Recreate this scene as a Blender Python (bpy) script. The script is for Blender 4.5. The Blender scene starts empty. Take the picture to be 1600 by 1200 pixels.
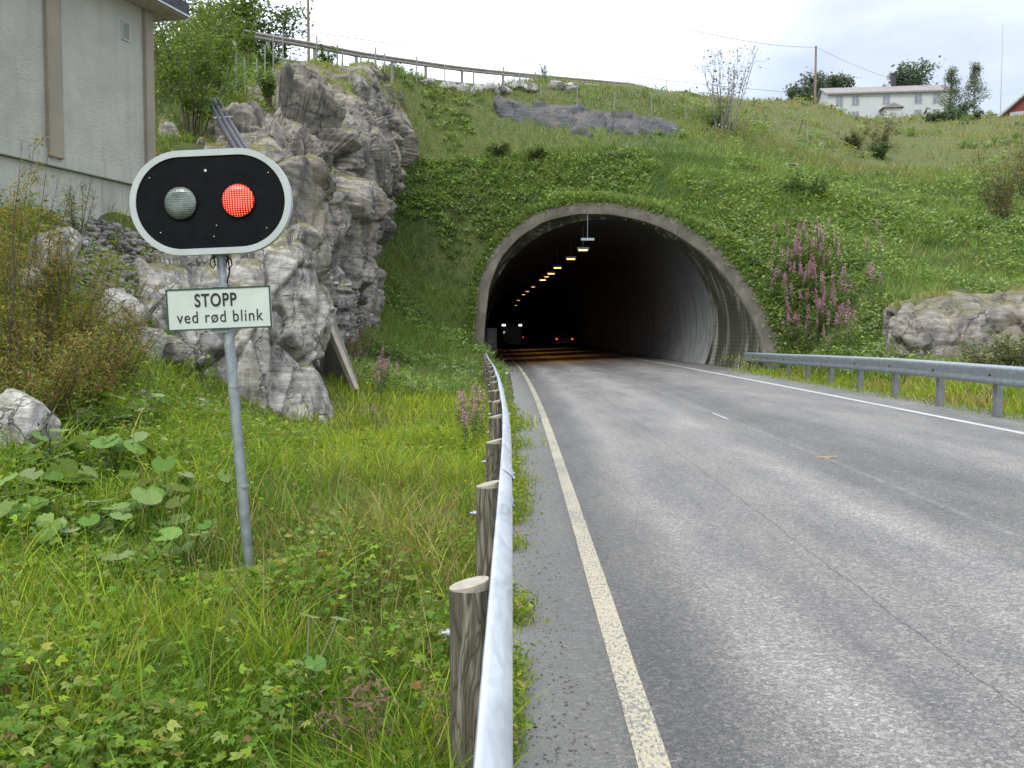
import bpy, bmesh, math, random
import numpy as np
from mathutils import Vector, Matrix, noise as mnoise

# ------------------------------------------------------------------ camera, world, light
FOC = 1500.0
PITCH = math.atan(80 / 1500)
CAMZ = 1.6
sc = bpy.context.scene
col = bpy.context.collection
cd = bpy.data.cameras.new("camera")
cam = bpy.data.objects.new("camera", cd)
col.objects.link(cam)
cam.location = (0, 0, CAMZ)
cam.rotation_euler = (math.pi / 2 - PITCH, 0, 0)
cd.sensor_width = 36
cd.lens = 36 * FOC / 1600
cd.clip_start = 0.05
cd.clip_end = 3000
sc.camera = cam

SUN_EL, SUN_ROT = math.radians(52), math.radians(200)
w = bpy.data.worlds.new("World")
sc.world = w
w.use_nodes = True
nt = w.node_tree
nt.nodes.clear()
N = nt.nodes.new
L = nt.links.new
out = N("ShaderNodeOutputWorld")
sky = N("ShaderNodeTexSky"); sky.sky_type = 'NISHITA'; sky.sun_disc = False
sky.sun_elevation = SUN_EL; sky.sun_rotation = SUN_ROT
b1 = N("ShaderNodeBackground"); b1.inputs[1].default_value = 0.05
L(sky.outputs[0], b1.inputs[0])
tc = N("ShaderNodeTexCoord")
nz = N("ShaderNodeTexNoise"); nz.inputs["Scale"].default_value = 2.6; nz.inputs["Detail"].default_value = 6; nz.inputs["Roughness"].default_value = .55
mp = N("ShaderNodeMapping"); mp.inputs["Scale"].default_value = (1, 1, 2.6); mp.inputs["Location"].default_value = (.7, .2, .35)
L(tc.outputs["Generated"], mp.inputs[0]); L(mp.outputs[0], nz.inputs["Vector"])
cr = N("ShaderNodeValToRGB")
cr.color_ramp.elements[0].position = .40; cr.color_ramp.elements[0].color = (.64, .69, .82, 1)
cr.color_ramp.elements[1].position = .62; cr.color_ramp.elements[1].color = (1.02, 1.05, 1.07, 1)
L(nz.outputs[0], cr.inputs[0])
dot = N("ShaderNodeVectorMath"); dot.operation = 'DOT_PRODUCT'
dv = Vector((-.14, .92, .34)).normalized(); dot.inputs[1].default_value = dv
L(tc.outputs["Generated"], dot.inputs[0])
mr = N("ShaderNodeMapRange"); mr.inputs[1].default_value = .90; mr.inputs[2].default_value = .985; mr.inputs[3].default_value = 0; mr.inputs[4].default_value = 1.1
mr.interpolation_type = 'SMOOTHSTEP'
L(dot.outputs["Value"], mr.inputs[0])
sx = N("ShaderNodeSeparateXYZ"); L(tc.outputs["Generated"], sx.inputs[0])
mz = N("ShaderNodeMapRange"); mz.inputs[1].default_value = .38; mz.inputs[2].default_value = .95; mz.inputs[3].default_value = .68; mz.inputs[4].default_value = 2.2
L(sx.outputs[2], mz.inputs[0])
ad = N("ShaderNodeMath"); ad.operation = 'ADD'; L(mr.outputs[0], ad.inputs[0]); L(mz.outputs[0], ad.inputs[1])
b2 = N("ShaderNodeBackground"); L(cr.outputs[0], b2.inputs[0]); L(ad.outputs[0], b2.inputs[1])
ash = N("ShaderNodeAddShader"); L(b1.outputs[0], ash.inputs[0]); L(b2.outputs[0], ash.inputs[1]); L(ash.outputs[0], out.inputs[0])
sd = bpy.data.lights.new("sun", 'SUN'); sd.energy = 1.5; sd.angle = math.radians(28); sd.color = (1, .97, .92)
so = bpy.data.objects.new("sun", sd); col.objects.link(so)
# light comes from high on the left, behind the camera
so.rotation_euler = Vector((0.34, 0.72, -.95)).to_track_quat('-Z', 'Y').to_euler()
sc.view_settings.view_transform = 'Standard'
sc.view_settings.look = 'None'
sc.view_settings.exposure = 0.25
sc.view_settings.gamma = 1
sc.cycles.max_bounces = 5
sc.cycles.diffuse_bounces = 3
sc.cycles.glossy_bounces = 2
sc.cycles.transmission_bounces = 3
sc.cycles.transparent_max_bounces = 6

rng = np.random.default_rng(7)
random.seed(7)
PI = math.pi

# ------------------------------------------------------------------ helpers
def pdir(px, py):
    dx = (px - 800) / FOC; dz = (600 - py) / FOC
    c, s = math.cos(PITCH), math.sin(PITCH)
    return np.array([dx, c + dz * s, -s + dz * c])
def P(px, py, D):
    d = pdir(px, py); t = D / d[1]
    return np.array([d[0] * t, D, CAMZ + d[2] * t])

def tag(o, label=None, cat=None, group=None, kind=None):
    if label: o["label"] = label
    if cat: o["category"] = cat
    if group: o["group"] = group
    if kind: o["kind"] = kind
    return o
def empty(name, loc, label, cat, group=None, rz=0):
    o = bpy.data.objects.new(name, None); col.objects.link(o)
    o.location = loc; o.rotation_euler = (0, 0, rz); o.empty_display_size = .2
    return tag(o, label, cat, group)
def link(name, me, mat, parent=None, loc=None):
    o = bpy.data.objects.new(name, me); col.objects.link(o)
    if mat: me.materials.append(mat)
    if parent: o.parent = parent
    if loc is not None: o.location = loc
    return o
def copy_tree(o, parent=None):
    c = o.copy(); col.objects.link(c); c.parent = parent
    for ch in list(o.children): copy_tree(ch, c)
    return c

def npmesh(name, V, F, C=None, smooth=False):
    """V (n,3), F (m,k) uniform polygons, C (n,3) per-vertex colour"""
    me = bpy.data.meshes.new(name)
    V = np.ascontiguousarray(V, np.float32); F = np.ascontiguousarray(F, np.int32)
    m, k = F.shape
    me.vertices.add(len(V)); me.vertices.foreach_set("co", V.ravel())
    me.loops.add(m * k); me.loops.foreach_set("vertex_index", F.ravel())
    me.polygons.add(m); me.polygons.foreach_set("loop_start", np.arange(0, m * k, k, dtype=np.int32))
    me.polygons.foreach_set("loop_total", np.full(m, k, np.int32))
    if smooth: me.polygons.foreach_set("use_smooth", np.ones(m, bool))
    me.update(calc_edges=True)
    if C is not None:
        a = me.color_attributes.new("Col", 'FLOAT_COLOR', 'POINT')
        a.data.foreach_set("color", np.concatenate([C, np.ones((len(C), 1))], 1).astype(np.float32).ravel())
    return me

class MB:
    def __init__(s): s.v = []; s.f = []; s.sm = []
    def add(s, vs, fs, smooth=False):
        n = len(s.v); s.v += [tuple(p) for p in vs]; s.f += [tuple(i + n for i in f) for f in fs]; s.sm += [smooth] * len(fs); return s
    def box(s, c, d, R=None):
        c = Vector(c); h = [x / 2 for x in d]
        vs = [Vector((i * h[0], j * h[1], k * h[2])) for i in (-1, 1) for j in (-1, 1) for k in (-1, 1)]
        if R is not None: vs = [R @ v for v in vs]
        return s.add([v + c for v in vs], [(0, 1, 3, 2), (4, 6, 7, 5), (0, 4, 5, 1), (2, 3, 7, 6), (0, 2, 6, 4), (1, 5, 7, 3)])
    def tube(s, pts, r, n=8, cap=True, smooth=True):
        pts = [Vector(p) for p in pts]; m = len(pts)
        if not hasattr(r, '__len__'): r = [r] * m
        vs = []; up = None
        for i, p in enumerate(pts):
            t = (pts[min(i + 1, m - 1)] - pts[max(i - 1, 0)]).normalized()
            if up is None:
                up = Vector((1, 0, 0)) if abs(t.x) < .8 else Vector((0, 1, 0))
            a = (up - t * up.dot(t)).normalized(); b = t.cross(a); up = a
            for k in range(n):
                an = 2 * PI * k / n
                vs.append(p + (a * math.cos(an) + b * math.sin(an)) * r[i])
        fs = [(i * n + k, i * n + (k + 1) % n, (i + 1) * n + (k + 1) % n, (i + 1) * n + k) for i in range(m - 1) for k in range(n)]
        s.add(vs, fs, smooth)
        if cap:
            s.add([vs[k] for k in range(n)], [tuple(range(n - 1, -1, -1))])
            s.add([vs[(m - 1) * n + k] for k in range(n)], [tuple(range(n))])
        return s
    def prism(s, outline, y0, y1):
        """outline in (x,z), extruded along y"""
        n = len(outline)
        vs = [(x, y0, z) for x, z in outline] + [(x, y1, z) for x, z in outline]
        fs = [tuple(range(n)), tuple(range(2 * n - 1, n - 1, -1))] + [(i, i + n, (i + 1) % n + n, (i + 1) % n) for i in range(n)]
        return s.add(vs, fs)
    def build(s, name, mat, parent=None, loc=None):
        me = bpy.data.meshes.new(name); me.from_pydata(s.v, [], s.f); me.update()
        me.polygons.foreach_set("use_smooth", s.sm)
        bm = bmesh.new(); bm.from_mesh(me); bmesh.ops.recalc_face_normals(bm, faces=bm.faces); bm.to_mesh(me); bm.free()
        return link(name, me, mat, parent, loc)

# ------------------------------------------------------------------ materials
def mat(name):
    m = bpy.data.materials.new(name); m.use_nodes = True
    return m, m.node_tree, m.node_tree.nodes["Principled BSDF"]
def node(nt, typ, **kw):
    n = nt.nodes.new(typ)
    for k, v in kw.items():
        if k.startswith("i_"):
            key = k[2:]; key = int(key) if key.isdigit() else key.replace("_", " ")
            n.inputs[key].default_value = v
        else: setattr(n, k, v)
    return n
def ramp(nt, src, stops):
    r = nt.nodes.new("ShaderNodeValToRGB"); e = r.color_ramp.elements
    while len(e) < len(stops): e.new(.5)
    for el, (p, c) in zip(e, stops):
        el.position = p; el.color = (*c, 1) if len(c) == 3 else c
    nt.links.new(src, r.inputs[0]); return r.outputs[0]
def noise_(nt, vec, scale, detail=4, rough=.55, dist=0):
    n = node(nt, "ShaderNodeTexNoise", i_Scale=scale, i_Detail=detail, i_Roughness=rough, i_Distortion=dist)
    if vec is not None: nt.links.new(vec, n.inputs["Vector"])
    return n.outputs["Fac"]
def mapping(nt, vec, scale=(1, 1, 1), loc=(0, 0, 0), rot=(0, 0, 0)):
    m = node(nt, "ShaderNodeMapping", i_Scale=scale, i_Location=loc, i_Rotation=rot); nt.links.new(vec, m.inputs[0]); return m.outputs[0]
def mixc(nt, fac, a, b, mode='MIX'):
    m = nt.nodes.new("ShaderNodeMix"); m.data_type = 'RGBA'; m.blend_type = mode
    def s(i, v):
        if hasattr(v, 'links') or hasattr(v, 'is_linked'): nt.links.new(v, m.inputs[i])
        elif isinstance(v, tuple): m.inputs[i].default_value = (*v, 1)
        else: m.inputs[i].default_value = v
    s(0, fac); s(6, a); s(7, b); return m.outputs[2]
def math_(nt, op, a, b=None, clamp=False):
    m = node(nt, "ShaderNodeMath", operation=op, use_clamp=clamp)
    for i, v in enumerate((a, b)):
        if v is None: continue
        if hasattr(v, 'is_linked'): nt.links.new(v, m.inputs[i])
        else: m.inputs[i].default_value = v
    return m.outputs[0]
def bump(nt, bs, h, strength=.5, dist=.02, normal=None):
    b = node(nt, "ShaderNodeBump", i_Strength=strength, i_Distance=dist); nt.links.new(h, b.inputs["Height"])
    if normal is not None: nt.links.new(normal, b.inputs["Normal"])
    nt.links.new(b.outputs[0], bs.inputs["Normal"]); return b.outputs[0]
def objco(nt): return nt.nodes.new("ShaderNodeTexCoord").outputs["Object"]
def geo(nt): return nt.nodes.new("ShaderNodeNewGeometry")

def simple(name, c1, c2, scale=8, rough=.7, bumpy=.2, metal=0, stretch=(1, 1, 1), dist=.01):
    m, nt, bs = mat(name); v = mapping(nt, objco(nt), stretch)
    n = noise_(nt, v, scale, 6, .6)
    nt.links.new(ramp(nt, n, [(.3, c1), (.7, c2)]), bs.inputs["Base Color"])
    bs.inputs["Roughness"].default_value = rough; bs.inputs["Metallic"].default_value = metal
    if bumpy: bump(nt, bs, n, bumpy, dist)
    return m

def foliage_mat(name, transl=.38, rough=.6):
    m, nt, bs = mat(name)
    at = node(nt, "ShaderNodeVertexColor", layer_name="Col")
    bs.inputs["Roughness"].default_value = rough
    bs.inputs["Specular IOR Level"].default_value = .25
    nt.links.new(at.outputs[0], bs.inputs["Base Color"])
    tr = nt.nodes.new("ShaderNodeBsdfTranslucent"); nt.links.new(mixc(nt, .25, at.outputs[0], (.35, .45, .02)), tr.inputs[0])
    mx = node(nt, "ShaderNodeMixShader", i_0=transl)
    nt.links.new(bs.outputs[0], mx.inputs[1]); nt.links.new(tr.outputs[0], mx.inputs[2])
    nt.links.new(mx.outputs[0], nt.nodes["Material Output"].inputs[0])
    return m
M = {}
M['foliage'] = foliage_mat("foliage")
M['bark'] = simple("bark", (.06, .045, .03), (.16, .13, .10), 20, .9, .5, 0, (1, 1, .2))
M['greybark'] = simple("grey bark", (.18, .16, .14), (.34, .31, .27), 20, .9, .5, 0, (1, 1, .2))
M['blackplastic'] = simple("black plastic", (.006, .007, .008), (.012, .012, .013), 10, .6, .03)
M['blackplastic'].node_tree.nodes['Principled BSDF'].inputs['Specular IOR Level'].default_value = .06
M['darkmetal'] = simple("dark metal", (.04, .04, .045), (.08, .08, .085), 10, .5, .1, .5)

# ground soil
def m_ground():
    m, nt, bs = mat("soil and thatch"); g = geo(nt).outputs["Position"]
    a = noise_(nt, g, .35, 5, .6); b = noise_(nt, g, 6, 6, .7)
    c = mixc(nt, a, (.09, .135, .03), (.14, .16, .045))
    c = mixc(nt, ramp(nt, b, [(.45, (0, 0, 0)), (.75, (1, 1, 1))]), c, (.13, .105, .05))
    nt.links.new(c, bs.inputs["Base Color"]); bs.inputs["Roughness"].default_value = .95
    bump(nt, bs, noise_(nt, g, 9, 8, .75), 1, .12); return m
M['ground'] = m_ground()

def m_rock(name, light, mid, dark, mossy=.5, scale=1.0):
    m, nt, bs = mat(name); G = geo(nt); g = G.outputs["Position"]
    warp = noise_(nt, g, .9 * scale, 4, .6)
    wv = node(nt, "ShaderNodeTexWave", i_Scale=1.3 * scale, i_Distortion=9, i_Detail=5, i_Detail_Scale=1.6, i_Detail_Roughness=.65)
    wv.bands_direction = 'Z'
    nt.links.new(mapping(nt, g, (.5, .5, 1.1), (0, 0, 0), (.5, -.35, .2)), wv.inputs["Vector"])
    base = ramp(nt, noise_(nt, g, 1.1 * scale, 8, .68, .6), [(.30, dark), (.46, mid), (.62, light)])
    base = mixc(nt, math_(nt, 'MULTIPLY', wv.outputs["Fac"], .55), base, light)
    strk = noise_(nt, mapping(nt, g, (1, 1, 7), (0, 0, 0), (.55, -.45, .3)), 1.5 * scale, 8, .7, .8)
    base = mixc(nt, .5, base, ramp(nt, strk, [(.34, (.12, .12, .12)), (.5, (.5, .5, .49)), (.66, (.92, .91, .88))]), 'OVERLAY')
    fine = noise_(nt, g, 14 * scale, 8, .75)
    base = mixc(nt, .55, base, ramp(nt, fine, [(.3, (.18, .17, .16)), (.55, (.55, .54, .52)), (.8, (.9, .9, .88))]), 'OVERLAY')
    # rusty and ochre stains running down
    st = noise_(nt, mapping(nt, g, (1.2, 1.2, .25)), 1.3, 5, .6)
    base = mixc(nt, ramp(nt, st, [(.52, (0, 0, 0)), (.66, (.6, .6, .6))]), base, (.21, .165, .115))
    blk = noise_(nt, mapping(nt, g, (1.6, 1.6, .3), (5, 3, 1)), 1.1, 5, .6)
    base = mixc(nt, ramp(nt, blk, [(.50, (0, 0, 0)), (.62, (.75, .75, .75))]), base, (.07, .068, .068))
    # cracks
    vo = node(nt, "ShaderNodeTexVoronoi", i_Scale=.95 * scale); vo.feature = 'DISTANCE_TO_EDGE'
    wv2 = node(nt, "ShaderNodeVectorMath", operation='ADD')
    nn = node(nt, "ShaderNodeTexNoise", i_Scale=2.2, i_Detail=4); nt.links.new(g, nn.inputs["Vector"])
    sc2 = node(nt, "ShaderNodeVectorMath", operation='SCALE'); sc2.inputs[3].default_value = .7; nt.links.new(nn.outputs["Color"], sc2.inputs[0])
    nt.links.new(mapping(nt, g, (1, 1, .55)), wv2.inputs[0]); nt.links.new(sc2.outputs[0], wv2.inputs[1]); nt.links.new(wv2.outputs[0], vo.inputs["Vector"])
    crack = ramp(nt, math_(nt, 'ADD', vo.outputs["Distance"], math_(nt, 'MULTIPLY', noise_(nt, g, 2.5, 3), .09)), [(.035, (.25, .25, .25)), (.065, (1, 1, 1))])
    base = mixc(nt, math_(nt, 'SUBTRACT', 1, crack), base, (.05, .045, .04))
    # moss and lichen on the upper faces
    sp = node(nt, "ShaderNodeSeparateXYZ"); nt.links.new(G.outputs["Normal"], sp.inputs[0])
    up = math_(nt, 'ADD', sp.outputs[2], math_(nt, 'MULTIPLY', noise_(nt, g, 3, 6, .7), .9))
    mo = ramp(nt, up, [(1.12, (0, 0, 0)), (1.32, (1, 1, 1))]) if False else ramp(nt, math_(nt, 'MULTIPLY', up, .6), [(.70, (0, 0, 0)), (.78, (mossy, mossy, mossy))])
    base = mixc(nt, mo, base, (.13, .12, .03))
    nt.links.new(base, bs.inputs["Base Color"]); bs.inputs["Roughness"].default_value = .85
    rg = node(nt, 'ShaderNodeTexNoise', i_Scale=1.7 * scale, i_Detail=7, i_Roughness=.6); rg.noise_type = 'RIDGED_MULTIFRACTAL'; nt.links.new(mapping(nt, g, (1, 1, 1.6), (0, 0, 0), (.5, .3, 0)), rg.inputs['Vector'])
    n1 = bump(nt, bs, rg.outputs['Fac'], .35, -.06)
    b2 = node(nt, "ShaderNodeBump", i_Strength=.8, i_Distance=.06)
    nt.links.new(crack, b2.inputs["Height"]); nt.links.new(n1, b2.inputs["Normal"]); nt.links.new(b2.outputs[0], bs.inputs["Normal"])
    return m
M['rock'] = m_rock("fractured gneiss", (.44, .42, .385), (.25, .24, .22), (.10, .095, .085), .8)
M['browngneiss'] = m_rock('brown grey gneiss', (.33, .30, .26), (.145, .135, .118), (.05, .046, .04), .9)
M['outcropgneiss'] = m_rock('dark weathered outcrop', (.30, .28, .25), (.15, .14, .125), (.06, .056, .05), .6)
M['darkrock'] = m_rock("dark slab rock", (.10, .10, .105), (.065, .067, .07), (.03, .03, .032), .1)
M['stone'] = m_rock("loose stone", (.50, .49, .46), (.30, .29, .275), (.13, .125, .12), .5, 3)
M['rubble'] = simple("rubble stone", (.14, .13, .12), (.36, .34, .31), 4, .9, .4)
M['grit'] = simple('road grit', (.10, .095, .085), (.30, .28, .25), 3, .9, .2)

# road centre shift
_cy = np.array([-30, -10, 0, 13, 25, 42, 71, 113, 200, 300], float)
_cx = np.array([-.3, -.1, 0, .1, .12, -.08, -.9, -1.6, -2.9, -4.4], float)
_fy = np.linspace(-30, 300, 661); _fx = np.interp(_fy, _cy, _cx)
for _ in range(3): _fx = np.convolve(np.pad(_fx, 8, 'edge'), np.ones(17) / 17, 'valid')
def cshift(y): return np.interp(y, _fy, _fx)
BANK = .04
def zroad(x, y): return BANK * (np.asarray(x) - cshift(y) - .5) + np.where(np.asarray(x) < -5, 0, 0)

def m_asphalt():
    m, nt, bs = mat("asphalt"); at = node(nt, "ShaderNodeUVMap"); uv = at.outputs[0]
    sp = node(nt, "ShaderNodeSeparateXYZ"); nt.links.new(uv, sp.inputs[0]); U = sp.outputs[0]; V = sp.outputs[1]
    vo = node(nt, "ShaderNodeTexVoronoi", i_Scale=58); nt.links.new(uv, vo.inputs["Vector"])
    vsp = node(nt, "ShaderNodeSeparateColor"); nt.links.new(vo.outputs["Color"], vsp.inputs[0])
    stones = ramp(nt, vsp.outputs[0], [(.0, (.045, .045, .047)), (.45, (.10, .10, .10)), (.72, (.19, .187, .18)), (.93, (.27, .26, .25)), (1, (.40, .39, .375))])
    vo2 = node(nt, "ShaderNodeTexVoronoi", i_Scale=160); nt.links.new(uv, vo2.inputs["Vector"])
    v2 = node(nt, "ShaderNodeSeparateColor"); nt.links.new(vo2.outputs["Color"], v2.inputs[0])
    fine = ramp(nt, v2.outputs[1], [(0, (.05, .05, .052)), (.6, (.12, .12, .118)), (1, (.34, .33, .32))])
    c = mixc(nt, .5, stones, fine); c = mixc(nt, .25, c, (.125, .123, .118))
    # wheel-track bands across the road: x positions in metres -> lightness
    wob = math_(nt, 'MULTIPLY', math_(nt, 'SUBTRACT', noise_(nt, mapping(nt, uv, (.6, .12, 1)), 1.0, 3), .5), .5)
    t = math_(nt, 'DIVIDE', math_(nt, 'ADD', U, wob), 8.5)
    S = [(0, .62), (.35, .60), (.62, .50), (.85, .60), (1.25, 1.12), (1.7, .92), (2.3, .95), (2.9, 1.22), (3.35, .80), (3.75, .68), (4.3, .66), (4.9, .92), (5.4, 1.08), (6.0, .92), (6.6, .95), (8.2, .8)]
    tone = ramp(nt, t, [(a / 8.5, (b * .8, b * .8, b * .8)) for a, b in S])
    c = mixc(nt, 1.0, c, mixc(nt, 1.0, tone, (1.78, 1.73, 1.63), 'MULTIPLY'), 'MULTIPLY')
    pat = ramp(nt, noise_(nt, mapping(nt, uv, (1, .22, 1)), 1.6, 6, .65), [(.3, (.66, .66, .68)), (.7, (1.22, 1.21, 1.17))])
    c = mixc(nt, 1.0, c, pat, 'MULTIPLY')
    # dust on the shoulder
    dus = math_(nt, 'SUBTRACT', 1.0, math_(nt, 'DIVIDE', math_(nt, 'ADD', U, math_(nt, 'MULTIPLY', wob, .5)), .5), True)
    c = mixc(nt, math_(nt, 'MULTIPLY', dus, .8, True), c, mixc(nt, noise_(nt, uv, 40, 6, .8), (.16, .155, .14), (.27, .26, .235)))
    # longitudinal crack at x=2.05 and worn joint at x=3.62
    cw = math_(nt, 'ADD', U, math_(nt, 'MULTIPLY', math_(nt, 'SUBTRACT', noise_(nt, mapping(nt, uv, (.1, 1, 1)), 1.5, 6, .7), .5), .14))
    crk = math_(nt, 'LESS_THAN', math_(nt, 'ABSOLUTE', math_(nt, 'SUBTRACT', cw, 2.05)), math_(nt, 'MULTIPLY', noise_(nt, mapping(nt, uv, (3, 2, 1)), 2, 4, .8), .013))
    c = mixc(nt, math_(nt, 'MULTIPLY', crk, .55), c, (.03, .03, .03))
    jn = math_(nt, 'LESS_THAN', math_(nt, 'ABSOLUTE', math_(nt, 'SUBTRACT', U, 3.62)), .035)
    jn = math_(nt, 'MULTIPLY', jn, ramp(nt, noise_(nt, mapping(nt, uv, (2, .5, 1)), 6, 6, .8), [(.42, (0, 0, 0)), (.66, (1, 1, 1))]))
    c = mixc(nt, math_(nt, 'MULTIPLY', jn, .35), c, (.36, .36, .36))
    nt.links.new(c, bs.inputs["Base Color"])
    bs.inputs["Roughness"].default_value = .62; bs.inputs["Specular IOR Level"].default_value = .45
    bump(nt, bs, vo.outputs["Distance"], .5, .006)
    return m
M['asphalt'] = m_asphalt()
def m_paint(name, c, wear):
    m, nt, bs = mat(name); uv = node(nt, "ShaderNodeUVMap").outputs[0]
    n = noise_(nt, mapping(nt, uv, (60, 26, 1)), 1, 8, .8)
    w1 = noise_(nt, mapping(nt, uv, (1, .7, 1)), 1, 3)
    k = ramp(nt, math_(nt, 'ADD', n, math_(nt, 'MULTIPLY', w1, .25)), [(wear, (1, 1, 1)), (wear + .05, (0, 0, 0))])
    k = math_(nt, 'SUBTRACT', 1, k)
    cc = mixc(nt, noise_(nt, uv, 30, 5), c, tuple(x * .78 for x in c))
    nt.links.new(mixc(nt, math_(nt, 'MULTIPLY', k, .75), (.13, .13, .125), cc) if False else mixc(nt, k, cc, (.15, .15, .145)), bs.inputs["Base Color"])
    bs.inputs["Roughness"].default_value = .6
    return m
M['yline'] = m_paint("yellowed line paint", (.50, .445, .30), .62)
M['wline'] = m_paint("white line paint", (.58, .59, .58), .67)
M['ypaint'] = m_paint("orange yellow paint", (.55, .33, .06), .60)

def m_concrete(name, a, b, streak, plaster=0):
    m, nt, bs = mat(name); g = objco(nt)
    n = noise_(nt, g, 1.4, 8, .65); c = ramp(nt, n, [(.3, a), (.7, b)])
    s = noise_(nt, mapping(nt, g, (2.2, 2.2, .18)), 2, 5, .65)
    c = mixc(nt, ramp(nt, s, [(.5, (0, 0, 0)), (.72, (streak,) * 3)]), c, (.10, .10, .085))
    nt.links.new(c, bs.inputs["Base Color"]); bs.inputs["Roughness"].default_value = .9
    if plaster: bump(nt, bs, noise_(nt, mapping(nt, g, (1, 1, 2.6)), 9, 6, .7), .7, .03)
    else: bump(nt, bs, noise_(nt, g, 14, 8, .7), .4, .01)
    return m
M['panel'] = m_concrete("rough pale render", (.40, .39, .345), (.52, .51, .455), .16, 1)
M['pilaster'] = m_concrete("brown grey concrete", (.27, .24, .185), (.35, .315, .25), .2)
M['found'] = m_concrete("pale concrete", (.37, .37, .32), (.50, .50, .44), .4)
M['slabc'] = m_concrete("weathered slab", (.13, .12, .10), (.24, .225, .19), .6)
def m_ring():
    m, nt, bs = mat("stained portal concrete"); g = geo(nt).outputs["Position"]
    c = ramp(nt, noise_(nt, g, 1.1, 8, .65), [(.3, (.065, .06, .045)), (.7, (.165, .148, .115))])
    s = noise_(nt, mapping(nt, g, (1.6, .3, .35)), 2.0, 8, .7, .8)
    c = mixc(nt, ramp(nt, s, [(.38, (0, 0, 0)), (.66, (.8, .8, .8))]), c, (.06, .055, .04))
    w_ = noise_(nt, mapping(nt, g, (3.0, .3, .15), (9, 0, 0)), 1.7, 6, .7, .5)
    c = mixc(nt, ramp(nt, w_, [(.64, (0, 0, 0)), (.76, (.6, .6, .6))]), c, (.50, .48, .44))
    nt.links.new(c, bs.inputs["Base Color"]); bs.inputs["Roughness"].default_value = .95
    bump(nt, bs, noise_(nt, g, 8, 8, .7), .6, .03); return m
M['ring'] = m_ring()
def m_barrel():
    m, nt, bs = mat("board marked mossy concrete"); g = geo(nt).outputs["Position"]
    c = ramp(nt, noise_(nt, g, .8, 8, .65), [(.3, (.15, .145, .12)), (.7, (.33, .31, .26))])
    s = noise_(nt, mapping(nt, g, (.8, .9, .12)), 1.9, 5, .6)
    c = mixc(nt, ramp(nt, s, [(.36, (0, 0, 0)), (.50, (.95, .95, .95))]), c, (.045, .045, .02))
    w_ = noise_(nt, mapping(nt, g, (1.2, 1.2, .1), (3, 0, 0)), 2.4, 4, .6)
    c = mixc(nt, ramp(nt, w_, [(.62, (0, 0, 0)), (.70, (.8, .8, .8))]), c, (.50, .49, .46))
    sp = node(nt, "ShaderNodeSeparateXYZ"); nt.links.new(g, sp.inputs[0])
    z4 = math_(nt, 'FRACT', math_(nt, 'MULTIPLY', sp.outputs[2], 6.5))
    bl = ramp(nt, z4, [(.0, (0, 0, 0)), (.10, (1, 1, 1)), (.9, (1, 1, 1)), (1, (0, 0, 0))])
    c = mixc(nt, math_(nt, 'MULTIPLY', math_(nt, 'SUBTRACT', 1, bl), .45), c, (.05, .05, .04))
    nt.links.new(c, bs.inputs["Base Color"]); bs.inputs["Roughness"].default_value = .9
    bump(nt, bs, bl, .6, .03); return m
M['barrel'] = m_barrel()
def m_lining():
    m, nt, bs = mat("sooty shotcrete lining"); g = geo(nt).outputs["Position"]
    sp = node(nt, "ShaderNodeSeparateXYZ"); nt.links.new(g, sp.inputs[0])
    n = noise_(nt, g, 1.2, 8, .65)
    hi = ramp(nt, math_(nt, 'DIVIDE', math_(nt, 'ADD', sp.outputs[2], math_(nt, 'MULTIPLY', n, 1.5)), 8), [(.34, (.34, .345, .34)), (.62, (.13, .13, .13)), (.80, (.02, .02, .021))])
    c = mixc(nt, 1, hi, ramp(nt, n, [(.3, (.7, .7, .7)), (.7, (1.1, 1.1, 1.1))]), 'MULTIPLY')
    yj = math_(nt, 'ABSOLUTE', math_(nt, 'SUBTRACT', math_(nt, 'FRACT', math_(nt, 'MULTIPLY', sp.outputs[1], .2)), .5))
    c = mixc(nt, math_(nt, 'MULTIPLY', math_(nt, 'LESS_THAN', yj, .008), .7), c, (.03, .03, .03))
    c = mixc(nt, ramp(nt, noise_(nt, mapping(nt, g, (1.2, 1.2, .15)), 2, 5, .65), [(.5, (0, 0, 0)), (.7, (.6, .6, .6))]), c, (.07, .07, .065))
    nt.links.new(c, bs.inputs["Base Color"]); bs.inputs["Roughness"].default_value = .8
    bump(nt, bs, noise_(nt, g, 7, 6, .7), .4, .02); return m
M['lining'] = m_lining()

def m_galv(name, c1, c2, rough, metal, scale=5, strx=(1, 1, 1)):
    m, nt, bs = mat(name); g = objco(nt)
    n = noise_(nt, mapping(nt, g, strx), scale, 6, .65, 1.2)
    nt.links.new(ramp(nt, n, [(.32, c1), (.68, c2)]), bs.inputs["Base Color"])
    nt.links.new(ramp(nt, n, [(.3, (rough - .1,) * 3), (.7, (rough + .12,) * 3)]), bs.inputs["Roughness"])
    bs.inputs["Metallic"].default_value = metal
    bump(nt, bs, noise_(nt, g, 60, 3), .08, .003); return m
M['galv'] = m_galv("galvanised steel", (.50, .53, .57), (.66, .69, .73), .45, .5, 7, (1, .35, 2))
M['galvdull'] = m_galv("dull galvanised steel", (.27, .31, .33), (.43, .47, .49), .5, .6, 9)
M['galvpost'] = m_galv("weathered steel post", (.22, .23, .23), (.34, .35, .34), .6, .5, 9)
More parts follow.
